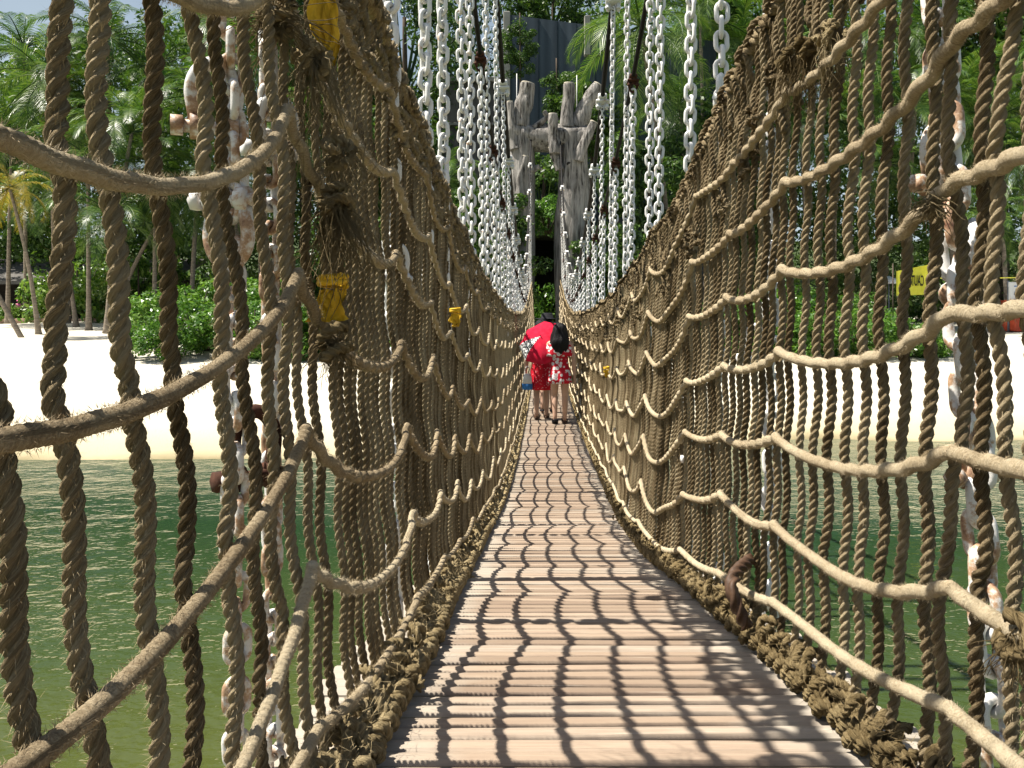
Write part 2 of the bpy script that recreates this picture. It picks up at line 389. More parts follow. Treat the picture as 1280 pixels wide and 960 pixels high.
pl.build('planks', 'deck_plank', deck, False)
for xx in (-.40, .60):
    b = MB(); ds = np.linspace(-1.2, 32, 150)
    b.tube(local(deck, np.stack([np.full(150, xx), ds, deck_z(ds) - .055], -1)), .026, 8, (0, 0, 1)).build('deck_cable', 'cable_black', deck)

# --------------------------------- rope nets
HK = [.13, .37, .60, .84, 1.08, 1.32, 1.56]
STA = {-1: [-.30, 1.27, 2.25, 3.0, 3.7, 4.5, 5.3, 6.2, 7.1, 8.1, 9.1, 10.2, 11.3, 12.4, 13.7, 15, 17, 19, 21, 23, 25, 27, 29, 31],
       1: [.45, 1.19, 2.04, 2.63, 3.26, 4.5, 5.5, 6.5, 7.4, 8.4, 9.4, 10.5, 11.6, 12.8, 14.1, 15.4, 17, 19, 21, 23, 25, 27, 29, 31]}
def make_sag(side, k):
    g = np.random.default_rng(50 + k + (100 if side > 0 else 0)); S = np.array(STA[side])
    A = g.uniform(.06, .105, len(S) - 1)
    if side < 0:
        A[0] = (.1, .25, .23, .25, .29, .30, .30, .2)[k]; A[1] = .11
        A[2:4] = g.uniform(.07, .1, 2)
    else: A[0] = .03; A[1] = .055; A[2] = .03; A[3] = .03; A[4] = .12; A[5] = .10
    if k == 0: A *= .35
    sh = g.normal(0, .012, len(S)); skew = g.uniform(-.25, .25, len(S))
    if side > 0: sh[:4] = np.array([(.04, .05, .02, .0), (-.01, -.01, -.02, .02), (-.03, -.035, -.03, -.01), (-.06, -.07, -.05, -.025), (-.09, -.12, -.08, -.05), (-.10, -.14, -.10, -.07), (-.12, -.16, -.10, -.08), (.05, .05, .05, .10)])[k]
    wob = snoise(300 + k + side * 20, 6, 3, 11)
    def fn(d):
        d = np.asarray(d, float); i = np.clip(np.searchsorted(S, d) - 1, 0, len(S) - 2)
        u = np.clip((d - S[i]) / (S[i + 1] - S[i]), 0, 1); us = u + skew[i] * u * (1 - u)
        near = np.clip((d - .5) / 3, .25, 1)
        return -A[i] * (4 * us * (1 - us)) ** .8 + sh[i] * (1 - u) + sh[i + 1] * u + .007 * near * wob(d)
    return fn
SAG = {(s, k): make_sag(s, k) for s in (-1, 1) for k in range(8)}
def top_h(side, d): return NETH + .5 * SAG[(side, 7)](d)

def vert_path(side, d0, seed, step):
    g = np.random.default_rng(seed); H = float(top_h(side, d0)) - .005
    n = max(int(H / step), 24); h = np.linspace(.015, H, n)
    amp = .010 if d0 < 1.3 else .0045
    w1 = snoise(seed * 3 + 1, 4, 3, 9); w2 = snoise(seed * 3 + 2, 4, 3, 9)
    lean = g.normal(0, .006 if d0 < 1.6 else .003) if side > 0 or d0 < 1.3 else 0.; ky = 1. if d0 < 1.3 else (.25 if side < 0 else .6)
    y = d0 + amp * ky * w1(h) + lean * (h - .8) + .02 * np.exp(-h / .15) * g.normal(0, 1) * (ky > .5)
    if d0 < 2.4:                     # the rope is pushed aside where a horizontal holds it
        for k in range(1, 7):
            if g.random() < .55: hk = HK[k] + float(SAG[(side, k)](d0)); y = y + g.choice([-1, 1]) * g.uniform(.004, .011) * ky * np.exp(-((h - hk - .02) / .022) ** 2)
    x = net_x(side, d0, h) + amp * .8 * w2(h) - side * .012 * np.sin(h * 2 * PI / .24)* .35
    z = deck_z(d0) + h
    return np.stack([x, y, z], -1)

def fuzz(mb, P, r, n, g, ln=.014):
    """loose hemp fibres standing off a rope: needle thin triangles"""
    i = g.integers(1, len(P) - 1, n); T = P[i + 1] - P[i - 1]; T /= np.linalg.norm(T, axis=1)[:, None]
    D = g.normal(0, 1, (n, 3)); D -= (D * T).sum(1)[:, None] * T; D /= np.linalg.norm(D, axis=1)[:, None]
    a = P[i] + D * (r * .8); e = D + T * g.normal(0, .9, (n, 1)) + g.normal(0, .35, (n, 3)); e /= np.linalg.norm(e, axis=1)[:, None]
    tip = a + e * (g.uniform(.35, 1, (n, 1)) * ln); w = np.cross(e, T); w /= np.linalg.norm(w, axis=1)[:, None] + 1e-9
    V = np.stack([a - w * .00028, a + w * .00028, tip], 1).reshape(-1, 3)
    mb.add(V, None, np.arange(3 * n).reshape(-1, 3))

VR = {-1: .0096, 1: .0106}
nets = {}
for side in (-1, 1):
    nm = 'left' if side < 0 else 'right'
    x0 = float(net_x(side, 1.4, 0))
    net = empty('rope_net', (x0, 1.4, float(deck_z(1.4))),
                ('tall brown rope net along the left edge of the walkway, seen from its shaded side' if side < 0 else
                 'tall sunlit tan rope net along the right edge of the wooden walkway'), 'rope net', 'rope nets walling the footbridge')
    nets[side] = net
    g = np.random.default_rng(31 + side)
    if side < 0:
        ds = [.30, .40, .50, .595, .685, .78, .875, .993, 1.08, 1.18, 1.27, 1.34]
        while ds[-1] < 31:
            nx_ = [v for v in GAPS if v > ds[-1] + .035]          # tied down between neighbouring boards
            if not nx_: break
            ds.append(nx_[1 if g.random() < .10 else 0] + g.normal(0, .0006))
    else:
        ds = [.55, .64, .73, .80, .87, .945, 1.03, 1.087, 1.153, 1.222, 1.30, 1.40, 1.484, 1.568, 1.653, 1.75, 1.84, 1.93, 2.04]
        while ds[-1] < 31: ds.append(ds[-1] + (.084 - .007 * min(max(ds[-1] - 1.8, 0), 2.)) * g.uniform(.86, 1.14))
    rest = MB(); path = {}
    for i, d0 in enumerate(ds):
        step = .0046 if d0 < 2.6 else (.0068 if d0 < 5.5 else (.010 if d0 < 11 else .02))
        nv = 18 if d0 < 2.6 else (15 if d0 < 5.5 else (9 if d0 < 11 else 6))
        P = vert_path(side, d0, 1000 + i + (500 if side > 0 else 0), step); path[i] = P
        r = VR[side] * g.uniform(.94, 1.08) * (.88 if side < 0 and 1.3 < d0 < 3.2 else 1.0)
        tgt = MB() if i < 100 else rest
        Lc = P if i >= 100 else local(net, P)
        tgt.rope(local(net, P), r, nv, (.054 if side < 0 else .060) if d0 < 9 else .11, (0, 1, 0), g.uniform(0, 6))
        if d0 < 2.6: fuzz(tgt, local(net, P), r, int(2300 / max(d0, .8)), g)
        if i < 100: tgt.build('vertical_rope', 'rope_brown', net)
    tag(rest.build('vertical_ropes', 'rope_brown', net), kind='stuff')
    # horizontals: served (wrapped) rope, in front of the verticals on the walkway side
    for k, hk in enumerate(HK):
        segs = [np.arange(.12 if side < 0 else .42, 1.6, .0022), np.arange(1.6, 3, .0035), np.arange(3, 6, .008), np.arange(6, 31, .025)]
        dd = np.concatenate(segs); kn = np.abs(np.cos(PI * np.interp(dd, ds, np.arange(len(ds))) + .35 * math.sin(k))); near = np.clip((9 - dd) / 6, 0, 1) * (np.clip((dd - .5) / 1.2, .25, 1) if side < 0 else 1)
        h = hk + SAG[(side, k)](dd) + near * (.0058 if side < 0 else .0036) * (kn ** 2 - .5)
        off = -side * (.020 + near * .006 * kn ** 2 + .003 * np.sin(dd * 9 + k))
        P = np.stack([net_x(side, dd, h) + off, dd, deck_z(dd) + h], -1)
        L = np.concatenate([[0], np.cumsum(np.linalg.norm(np.diff(P, axis=0), axis=1))])
        wr = snoise(700 + k + side, 4, 10, 40)
        am = np.clip((6 - dd) / 2, 0, 1) * (.11 if side < 0 else .04)
        pit = .0105 if side < 0 else .0085
        rad = (.0094 if side < 0 else .0114) * (1 + am * (2 * np.abs(np.cos(PI * L / pit + .4 * wr(L))) - 1.3) + .035 * wr(L * .7) + near * .055 * kn ** 6)
        mb = MB(); mb.tube(local(net, P), rad, 12, (0, 0, 1), twist=L * 3)
        sel = local(net, P[dd < 2.8]); fuzz(mb, sel, .0138, 6500 if side < 0 else 6000, g, .009)
        mb.build('horizontal_rope', 'rope_pale', net)
    # top edge: border rope, loops over it and the doubled ends
    tp = MB(); dd = np.concatenate([np.arange(.12 if side < 0 else .42, 4, .008), np.arange(4, 31, .03)]); h = top_h(side, dd)
    P = np.stack([net_x(side, dd, h), dd, deck_z(dd) + h + .01], -1)
    tp.rope(local(net, P), .024, 12, .11, (0, 0, 1))
    for i, d0 in enumerate(ds):
        if d0 > 22: break
        P = path[i]; top = P[-1]; sgn = -1 if g.random() < .5 else 1
        n = 30 if d0 < 5 else 12; nv = 12 if d0 < 4 else 6
        th = np.linspace(-.3, PI + .3, n // 2)
        loop = top + np.stack([side * .030 * np.cos(th), sgn * .012 * th, .03 * np.sin(th) + .008], -1)
        tp.rope(local(net, loop), .0115, nv, .05, (0, 1, 0))
        Ld = g.uniform(.16, .40) if side > 0 else g.uniform(.10, .22); u = np.linspace(0, 1, n); hh = (len(P) - 1) * (1 - u * Ld / NETH)
        base = np.stack([np.interp(hh, np.arange(len(P)), P[:, c]) for c in range(3)], -1)
        a = g.uniform(0, 6) + u * g.uniform(4, 9)
        base += np.stack([.017 * np.cos(a), .021 * np.sin(a) + .004, -.004 * np.ones(n)], -1)
        tp.rope(local(net, base), .0108, nv, .055, (0, 1, 0), g.uniform(0, 6))
        if g.random() < .5:   # knot where the doubled end is tied off
            th = np.linspace(0, 2 * PI * 1.6, 16); e = base[-1]
            kn = e + np.stack([.022 * np.cos(th), .022 * np.sin(th), .006 * (th - 5)], -1) + g.normal(0, .003, (16, 3))
            tp.rope(local(net, kn), .010, nv, .05, (0, 0, 1))
    tp.build('top_lashing', 'rope_brown', net)
    # bottom edge: chunky braid lying on the boards plus the tangle of loops that ties the net to it
    bl = MB()
    wide = .085 if side < 0 else .065
    for s3 in range(3):
        dd = np.concatenate([np.arange(.3, 5, .006), np.arange(5, 31, .03)]); n = len(dd); ph = s3 * 2 * PI / 3
        pit = .15; nzz = snoise(40 + s3 + side, 5, 2, 20)
        a = 2 * PI * dd / pit + ph + .35 * nzz(dd * .5)
        xx = np.interp(dd, _dd, _base[side]) - side * (.058 if side < 0 else .024) + .025 * np.sin(a) + .006 * nzz(dd * .3)
        zz = deck_z(dd) + .030 + .014 * np.sin(2 * a)
        bl.rope(local(net, np.stack([xx, dd, zz], -1)), .0135, 15, .048, (0, 0, 1))
    nl = 0
    for d0 in np.concatenate([np.arange(.4, 6.5, .030), np.arange(6.5, 22, .085)]):
        d0 += g.uniform(-.02, .02); n = 16 if d0 < 4 else 9; nv = 12 if d0 < 3.5 else 6
        b = float(np.interp(d0, _dd, _base[side])); zb = float(deck_z(d0))
        if g.random() < .93:  # a loop from the braid up to the lowest horizontal
            u = np.linspace(0, 1, n); hh = g.uniform(.02, .075)
            xa = b - side * g.uniform(.02, .07 if side < 0 else .045); xb = b + g.normal(0, .012)
            bul = g.uniform(.008, .028)
            P = np.stack([xa + (xb - xa) * u - side * bul * np.sin(PI * u), d0 + g.normal(0, .035) * u + .02 * np.sin(u * 5 + g.uniform(0, 6)), zb + .022 + hh * np.sin(u * PI * g.uniform(.5, .75))], -1)
        else:                 # a turned knot
            th = np.linspace(g.uniform(0, 6), g.uniform(9, 12), n); rr = g.uniform(.014, .024)
            ax = Euler((g.uniform(-1, 1), g.uniform(-1, 1), g.uniform(0, 6))).to_matrix()
            P = (np.stack([rr * np.cos(th), rr * np.sin(th), .008 * (th - th.mean())], -1)) @ np.array(ax).T
            P = P + [b - side * g.uniform(0, wide), d0, zb + g.uniform(.02, .065)]
        bl.rope(local(net, P), g.uniform(.0095, .0125), nv, .05, (.3, .2, .93), g.uniform(0, 6))
    # straw poking out of the lashing
    dd = g.uniform(.5, 3.5, 2600); b = np.interp(dd, _dd, _base[side])
    P0 = np.stack([b - side * g.uniform(.0, wide, 2600), dd, deck_z(dd) + g.uniform(.02, .10, 2600)], -1); D = g.normal(0, 1, (2600, 3)); D /= np.linalg.norm(D, axis=1)[:, None]
    W = np.cross(D, g.normal(0, 1, (2600, 3))); W /= np.linalg.norm(W, axis=1)[:, None]
    bl.add(local(net, np.stack([P0 - W * .0005, P0 + W * .0005, P0 + D * g.uniform(.012, .04, (2600, 1))], 1).reshape(-1, 3)), None, np.arange(7800).reshape(-1, 3))
    bl.build('bottom_lashing', 'rope_straw', net)

# frayed rope ends hanging off the nets
def tuft(net, c, n, ln, spread, drop, seed, name='frayed_end', mat='rope_straw', knots=1):
    g = np.random.default_rng(seed); mb = MB(); c = np.array(c)
    for _ in range(n):
        m = 9; u = np.linspace(0, 1, m); D = g.normal(0, 1, 3) * spread; D[2] = D[2] * .6 - drop
        l = ln * g.uniform(.4, 1.1); curl = g.normal(0, .3, (2, 3)) * l
        P = c + g.normal(0, .008, 3) + np.outer(u, D) * l + np.outer(u ** 2, [0, 0, -.35 * l]) + np.outer(np.sin(u * 4), curl[0]) * .4 + np.outer(np.sin(u * 9), curl[1]) * .15
        mb.tube(local(net, P), np.linspace(.0011, .0005, m), 3, (.3, .2, .9))
    for _ in range(knots):
        th = np.linspace(0, 9, 20); ax = Euler((g.uniform(-1, 1), g.uniform(-1, 1), g.uniform(0, 6))).to_matrix()
        P = np.stack([.022 * np.cos(th), .022 * np.sin(th), .006 * (th - 4.5)], -1) @ np.array(ax).T + c
        mb.rope(local(net, P), .011, 12, .05, (.2, .3, .9))
    mb.build(name, mat, net)
def at(px, py, d): return np.array([(px - 680) / 1000 * d, d, (390 - py) / 1000 * d])
L, Rn = nets[-1], nets[1]
tuft(L, at(345, 20, 1.30), 150, .09, .75, .25, 1)
tuft(L, at(392, 75, 1.38), 90, .17, .35, .8, 2, knots=2)
tuft(L, at(425, 190, 1.40), 45, .13, .5, .5, 3)
tuft(L, at(421, 255, 1.37), 190, .13, .40, .75, 4, knots=2)
tuft(L, at(418, 430, 1.37), 60, .08, .5, .4, 6)
tuft(Rn, at(1163, 253, 1.22), 110, .032, .7, .4, 7, knots=0)
tuft(Rn, at(1272, 800, 1.01), 90, .045, .6, .6, 8)
tuft(Rn, at(1012, 60, 1.88), 90, .12, .3, .9, 9, knots=2)
tuft(Rn, at(1040, 45, 1.75), 80, .10, .3, .9, 10, knots=2)
tuft(Rn, at(985, 75, 1.98), 60, .10, .3, .9, 11)
# dark hose loop hanging from the right lashing
hm = MB(); u = np.linspace(0, 1, 40); c0 = at(938, 700, 2.28); c1 = at(925, 782, 2.10)
a = np.linspace(0, PI * 1.15, 40)
P = c0 + np.outer(u, c1 - c0) + np.stack([-.05 * np.sin(a), -.05 * np.sin(a), .03 * np.sin(a * 1.0)], -1)
hm.rope(local(Rn, P), .019, 15, .10, (.2, .3, .9)).build('lashing_loop', 'leather_brown', Rn)

# --------------------------------- suspension cables with clamps
def suspension(side, which):
    fz = up_z if which == 'upper' else lo_z
    xs = {(-1, 'upper'): -.525, (1, 'upper'): .765, (-1, 'lower'): -.515, (1, 'lower'): .755}[(side, which)]
    nm = 'left' if side < 0 else 'right'
    lab = ('thick black upper suspension cable above the %s net, carrying white clamps' if which == 'upper' else 'thinner dark lower suspension cable above the %s net, carrying rusty clamps') % nm
    root = empty('suspension_cable', (xs, 6.5, float(fz(6.5))), lab, 'cable', 'suspension cables of the footbridge')
    dd = np.linspace(-3, 33.2, 200)
    far = np.clip((dd - 20) / 13, 0, 1); x = xs + far * ((-.02 if side < 0 else -.1))
    MB().tube(local(root, np.stack([x, dd, fz(dd)], -1)), .031 if which == 'upper' else .019, 10, (1, 0, 0)).build('cable_strand', 'cable_black', root)
    return root, xs, fz
def clamp(root, xs, fz, d, rusty):
    z = float(fz(d)); sl = math.atan(float(fz(d + .1) - fz(d - .1)) / .2); far = max(0, min(1, (d - 20) / 13)); x = xs + far * (-.02 if xs < 0 else -.1)
    mb = MB(); c = local(root, [x, d, z]); rot = np.array(Euler((sl, 0, 0)).to_matrix())
    s_ = .8 if rusty else 1.35
    mb.box(c, (.085 * s_, .10 * s_, .055 * s_), rot, bev=.012); mb.box(c + [0, 0, -.045 * s_], (.125 * s_, .085 * s_, .022 * s_), rot, bev=.005)
    for sx in (-.042 * s_, .042 * s_):
        mb.tube([c + [sx, -.01, -.035 * s_], c + [sx, -.01, -.115 * s_]], .014 * s_, 8, (1, 0, 0)); mb.tube([c + [sx, -.01, -.075 * s_], c + [sx, -.01, -.098 * s_]], .022 * s_, 6, (1, 0, 0))
    th = np.linspace(0, 2 * PI, 15); mb.tube(np.stack([c[0] + .032 * np.cos(th), np.full(15, c[1]), c[2] - .09 + .038 * np.sin(th)], -1), .010, 6, (0, 1, 0), cap=False)
    mb.build('clamp', 'rust' if rusty else 'white_paint', root)

# --------------------------------- hanger chains
def link_mesh(wire, hw, hs, npts, nv):
    a = np.linspace(-PI / 2, PI / 2, npts // 2); r = hw
    P = np.concatenate([np.stack([r * np.sin(a), np.zeros(len(a)), hs + r * np.cos(a)], -1), np.stack([-r * np.sin(a), np.zeros(len(a)), -hs - r * np.cos(a)], -1)])
    n = len(P); T = np.roll(P, -1, 0) - np.roll(P, 1, 0); T /= np.linalg.norm(T, axis=1)[:, None]
    A = np.tile([0, 1., 0], (n, 1)); B = np.cross(T, A); th = np.arange(nv) * 2 * PI / nv
    V = P[:, None] + wire * (np.cos(th)[None, :, None] * A[:, None] + np.sin(th)[None, :, None] * B[:, None])
    i = np.arange(n)[:, None]; j = np.arange(nv)[None]
    q = np.stack([i * nv + j, i * nv + (j + 1) % nv, ((i + 1) % n) * nv + (j + 1) % nv, ((i + 1) % n) * nv + j], -1).reshape(-1, 4)
    return V.reshape(-1, 3), q
LK = {0: link_mesh(.0095, .0215, .0165, 20, 10), 1: link_mesh(.0092, .0215, .0165, 14, 7), 2: link_mesh(.0092, .021, .0165, 8, 4)}
def chain(p0, p1, lod, seed, label, group, sc=1.0, mat='white_paint'):
    """from the top p0 to the bottom p1"""
    g = np.random.default_rng(seed); p0 = np.array(p0); p1 = np.array(p1); V0, q0 = LK[lod]
    pitch = .0565 * sc; Ln = np.linalg.norm(p1 - p0); n = max(int(round(Ln / pitch)), 2); t = (p1 - p0) / Ln
    root = empty('hanger_chain', p1, label, 'chain', group); mb = MB()
    zx = -t; ax = np.cross([0, 1, 0], zx); ax /= np.linalg.norm(ax); ay = np.cross(zx, ax)
    a0 = g.uniform(0, PI)
    sway = snoise(seed, 3, 1, 4)
    for i in range(n):
        a = a0 + i * PI / 2 + g.normal(0, .12) + .25 * sway(i * .1); tl = g.normal(0, .05)
        X = math.cos(a) * ax + math.sin(a) * ay; Y = -math.sin(a) * ax + math.cos(a) * ay
        Z = zx + X * tl; B = np.stack([X, Y, Z], 0)
        mb.add(V0 * sc @ B + (p0 - p1 + t * pitch * (i + .5)) + ax * g.normal(0, .0015), q0)
    mb.build('links', mat, root)
    return root
def shackle(root, c, rz, sc=1.0, mat='white_rusty', tilt=0):
    mb = MB(); a = np.linspace(-.35, PI + .35, 26); E = np.array(Euler((tilt, 0, rz)).to_matrix())
    P = np.stack([.034 * np.cos(a), 0 * a, .048 * np.sin(a) + .01], -1); P = np.concatenate([[[.026, 0, -.045]], P, [[-.026, 0, -.045]]]) * sc
    mb.tube(P @ E.T, .0115 * sc, 10, E @ np.array([0, 1, 0]))
    for sx in (-.027, .027): mb.tube((np.array([[sx - .009, 0, -.045], [sx + .009, 0, -.045]]) * sc) @ E.T, .021 * sc, 12, E @ np.array([0, 1, 0]))
    mb.tube((np.array([[-.062, 0, -.045], [.052, 0, -.045]]) * sc) @ E.T, .0105 * sc, 10, E @ np.array([0, 1, 0]))
    mb.tube((np.array([[-.064, 0, -.045], [-.046, 0, -.045]]) * sc) @ E.T, .017 * sc, 6, E @ np.array([0, 1, 0]))
    o = mb.build('shackle', mat, root); o.location = np.array(c) - np.array(root.location); return o
ORD = ['first', 'second', 'third', 'fourth', 'fifth', 'sixth', 'seventh', 'eighth', 'ninth', 'tenth', 'eleventh', 'twelfth', 'thirteenth', 'fourteenth', 'fifteenth', 'sixteenth', 'seventeenth', 'eighteenth', 'nineteenth', 'twentieth']
CH = {}
for side in (-1, 1):
    nm = 'left' if side < 0 else 'right'
    ul = {(-1, 'lower'): [1.385, 3.3, 4.85], (1, 'lower'): [1.55, 3.33, 5.15], (-1, 'upper'): [1.22, 2.5, 3.85, 5.35], (1, 'upper'): [2.55, 4.02, 5.6]}
    for which in ('lower', 'upper'):
        root, xs, fz = suspension(side, which); st = list(ul[(side, which)])
        while st[-1] < 30: st.append(st[-1] + 1.63)
        for i, d in enumerate(st):
            if d > 2 or i == 0 and side > 0: clamp(root, xs, fz, 2.05 if (side, which, i) == (1, 'lower', 0) else d, which == 'lower')
            far = max(0, min(1, (d - 20) / 13)); xt = xs + far * (-.02 if side < 0 else -.1)
            xb = -.465 if side < 0 else (.80 if d < 2 else .72)
            bot = (xb, d, float(deck_z(d)) - .06); dt = d
            if (side, which, i) == (1, 'lower', 0): bot = (.80, 1.40, float(deck_z(1.4)) - .06); dt = 2.05
            lod = 0 if d < 4.2 else (1 if d < 9 else 2)
            if i < 9:
                lab = 'white painted chain from the %s %s cable down past the net, %s from the viewer' % (which, nm, ORD[i])
            else:
                lab = 'tiny white chain in the crowded far row above the %s net' % nm
            if (side, which, i) == (-1, 'upper', 0): lab = 'rust stained white chain with two shackles behind the nearest left net ropes'
            if (side, which, i) == (1, 'lower', 0): lab = 'large white chain with bolted shackles behind the nearest right net ropes'
            c = chain((xt, dt, float(fz(dt)) - .11), bot, lod, 90 + i + side * 7 + (40 if which == 'upper' else 0), lab, 'white chains holding up the footbridge', (.70 if side < 0 else 1.15) if d < 2 else 1.06, 'white_rusty' if d < 1.4 or side > 0 and d < 2 else 'white_paint')
            CH[(side, which, i)] = c
c = CH[(-1, 'upper', 0)]
shackle(c, at(268, 125, 1.22), .4, .95); shackle(c, at(286, 285, 1.22), -.2, .95, 'white_rusty', PI); shackle(c, at(318, 560, 1.26), .8, 1.0, 'rust')
c = CH[(-1, 'lower', 0)]; shackle(c, at(345, 160, 1.385), .7, .9, 'white_paint')
c = CH[(1, 'lower', 0)]; shackle(c, at(1174, 200, 1.60), .5, 1.15, 'white_rusty'); shackle(c, at(1206, 330, 1.55), 1.3, 1.3, 'white_rusty', .2); shackle(c, at(1220, 560, 1.49), .5, 1.1)
for key, px, py, d in (((1, 'upper', 0), 966, 200, 2.55), ((1, 'upper', 0), 945, 430, 2.6), ((1, 'lower', 1), 902, 112, 3.33), ((1, 'lower', 1), 870, 560, 3.35), ((-1, 'upper', 1), 497, 330, 2.5), ((-1, 'lower', 1), 527, 190, 3.3), ((-1, 'upper', 2), 549, 212, 3.85)):
    shackle(CH[key], at(px, py, d), random.uniform(0, 1.5), 1.0, 'white_paint')

# --------------------------------- yellow cloth strips tied on the left net
def strip(c, w, h, label, seed, tilt=0., shred=False):
    g = np.random.default_rng(seed); mb = MB(); n, m = 14, 9
    o = empty('yellow_strip', c, label, 'cloth strip', 'yellow cloth strips tied to the net')
    f1 = snoise(seed, 4, 2, 6); f2 = snoise(seed + 1, 4, 2, 7)
    for lay in (0, 1):
        V = []
        for i in range(n):
            for j in range(m):
                u, v = i / (n - 1), j / (m - 1); ww = w * (.45 + .55 * math.sin(PI * min(1, .15 + u))) if not shred else w * (.6 + .4 * u)
                x = (v - .5) * ww + .12 * w * f1(u * 2 + lay); y = .14 * w * f2(v * 5 + u * 2 + lay * 2) + (lay - .5) * .012; z = -u * h + .05 * h * f1(v * 4 + lay)
                V.append((x + tilt * u * h, y, z))
        I = np.arange(n - 1)[:, None] * m; J = np.arange(m - 1)[None]
        mb.add(V, np.stack([I + J, I + J + 1, I + m + J + 1, I + m + J], -1).reshape(-1, 4))
    mb.build('cloth', 'yellow_cloth', o)
    th = np.linspace(0, 2 * PI * 2.2, 40); k = MB(); k.tube(np.stack([.022 * np.cos(th), .022 * np.sin(th), .006 + .004 * th / 3], -1), .006, 8, (0, 0, 1)).build('knot', 'yellow_cloth', o)
strip(at(402, -6, 1.40), .050, .125, 'crumpled yellow cloth strip hanging at the top of the left net', 5, .1)
strip(at(416, 362, 1.39), .060, .055, 'short folded yellow cloth strip tied halfway up the left net', 6, -.2, True)
strip(at(569, 392, 3.7), .05, .06, 'small yellow cloth strip farther along the left net', 7, 0)
strip(at(758, 462, 6.9), .04, .07, 'tiny yellow cloth strip on the far right net', 8, 0)

# ------------------------------------------------------------------ ground, water
WZ = -3.2
def beach_z(x, y):
    s = 1.7 * np.tanh((x - 2) / 9.) * np.clip((y - 5) / 10, 0, 1)     # the shore runs slightly skew to the bridge
    yy = y - s
    z = np.interp(yy, [-400, -40, -8, 10, 16, 18.8, 22, 30, 38, 50, 60, 66, 90, 130, 420], [-6, -6, -5.2, -4.4, -3.7, -3.2, -2.75, -2.0, -1.33, -.75, -.58, -.3, 4.5, 12, 14])
    return z + (.05 * np.sin(x * .7 + y * .33) + .05 * np.sin(x * .31 - y * .2 + 1) + .03 * np.sin(x * 1.3 + 2)) * np.clip((y - 16) / 6, 0, 1) + .035 * np.sin(x * 1.9 - y * 1.1) * np.clip((y - 20) / 6, 0, 1)
xs = np.concatenate([np.linspace(-420, -62, 12), np.linspace(-60, 60, 200), np.linspace(62, 420, 12)])
ys = np.concatenate([np.linspace(-300, 8, 14), np.linspace(9, 72, 150), np.linspace(74, 420, 40)])
X, Y = np.meshgrid(xs, ys); Z = beach_z(X, Y); nx = len(xs); ny = len(ys)
I = np.arange(ny - 1)[:, None] * nx; J = np.arange(nx - 1)[None]
g_ = MB().add(np.stack([X, Y, Z], -1).reshape(-1, 3), np.stack([I + J, I + J + 1, I + nx + J + 1, I + nx + J], -1).reshape(-1, 4))
tag(g_.build('beach', 'sand'), kind='structure')
w_ = MB().add([(-420, -300, WZ), (420, -300, WZ), (420, 30, WZ), (-420, 30, WZ)], [(0, 1, 2, 3)])
tag(w_.build('water', 'water'), kind='structure')
def gz(x, y): return float(beach_z(np.array(float(x)), np.array(float(y))))
# low wooden kerb at the back of the beach
k = MB(); k.box((-32, 51.5, gz(-32, 51.5) + .05), (46, .25, .42), bev=.03)
tag(k.build('beach_kerb', 'kerb_wood'), 'low brown timber edging across the back of the sandy beach', 'edging')

# ------------------------------------------------------------------ driftwood gate at the far end
gate = empty('driftwood_gate', (.2, 33.2, -1.7), 'grey driftwood gate of two posts and a log beam at the bridge end', 'gate')
def gnarl(P, r0, r1, seed, nv=30, n=46, groove=.09):
    P = np.asarray(P, float); t = np.linspace(0, 1, len(P)); u = np.linspace(0, 1, n)
    Q = np.stack([np.interp(u, t, P[:, c]) for c in range(3)], -1); fn = snoise(seed, 5, 2, 9); f2 = snoise(seed + 1, 7, 2, 13)
    Q += np.stack([.05 * fn(u), .05 * fn(u + 3), 0 * u], -1) * (1 if r0 > .45 else .35)
    rad = (r0 + (r1 - r0) * u) * (1 + .06 * fn(u * 1.5 + 5))
    g = np.random.default_rng(seed); ks = g.integers(2, 10, 6); ph = g.uniform(0, 6, 6); am = g.uniform(.3, 1, 6) / np.sqrt(ks)
    prof = lambda th: 1 + groove * sum(a * np.cos(k * th + p) for a, k, p in zip(am, ks, ph))
    T = Q[-1] - Q[0]; ref = (1, 0, 0) if abs(T[2]) > abs(T[0]) else (0, 0, 1)
    return MB().tube(local(gate, Q), rad, nv, ref, prof, .5 * f2(u * .7))
D = 33.2
def gp(name, pts, r0, r1, seed, cut=True, dy=0., mat='driftwood', parent=None):
    P = [at(x, y, D) + [0, dy, 0] for x, y in pts]
    o = gnarl(P, r0, r1, seed).build(name, mat, parent or gate)
    if cut:
        P = [np.array(p) for p in P]; dv = P[-1] - P[-2]; dv /= np.linalg.norm(dv); ref = (1, 0, 0) if abs(dv[2]) > .5 else (0, 0, 1)
        MB().tube(local(gate, [P[-1] + dv * .005, P[-1] + dv * .045]), [r1 * 1.0, r1 * .95], 18, ref).build('cut_end', 'driftwood_cut', o, False)
    return o
gp('post', [(648, 452), (652, 330), (655, 250), (653, 165)], .62, .50, 1, False)
gp('post', [(716, 452), (715, 330), (717, 240), (716, 165)], .80, .60, 2, False)
gp('beam', [(636, 166), (665, 172), (700, 172), (732, 176)], .52, .60, 3)
gp('branch_stub', [(650, 158), (655, 130), (660, 106)], .40, .30, 4, dy=-.1)
gp('branch_stub', [(644, 190), (640, 160), (638, 131)], .22, .13, 5, dy=-.4)
gp('branch_stub', [(709, 160), (710, 135), (711, 106)], .30, .22, 6, dy=-.1)
gp('branch_stub', [(722, 160), (731, 135), (748, 107)], .40, .24, 7, dy=0.)
gp('branch_stub', [(722, 205), (729, 185), (741, 158)], .22, .17, 8, dy=-.65)
gp('branch_stub', [(694, 196), (691, 172), (691, 148)], .22, .19, 9, dy=-.62)
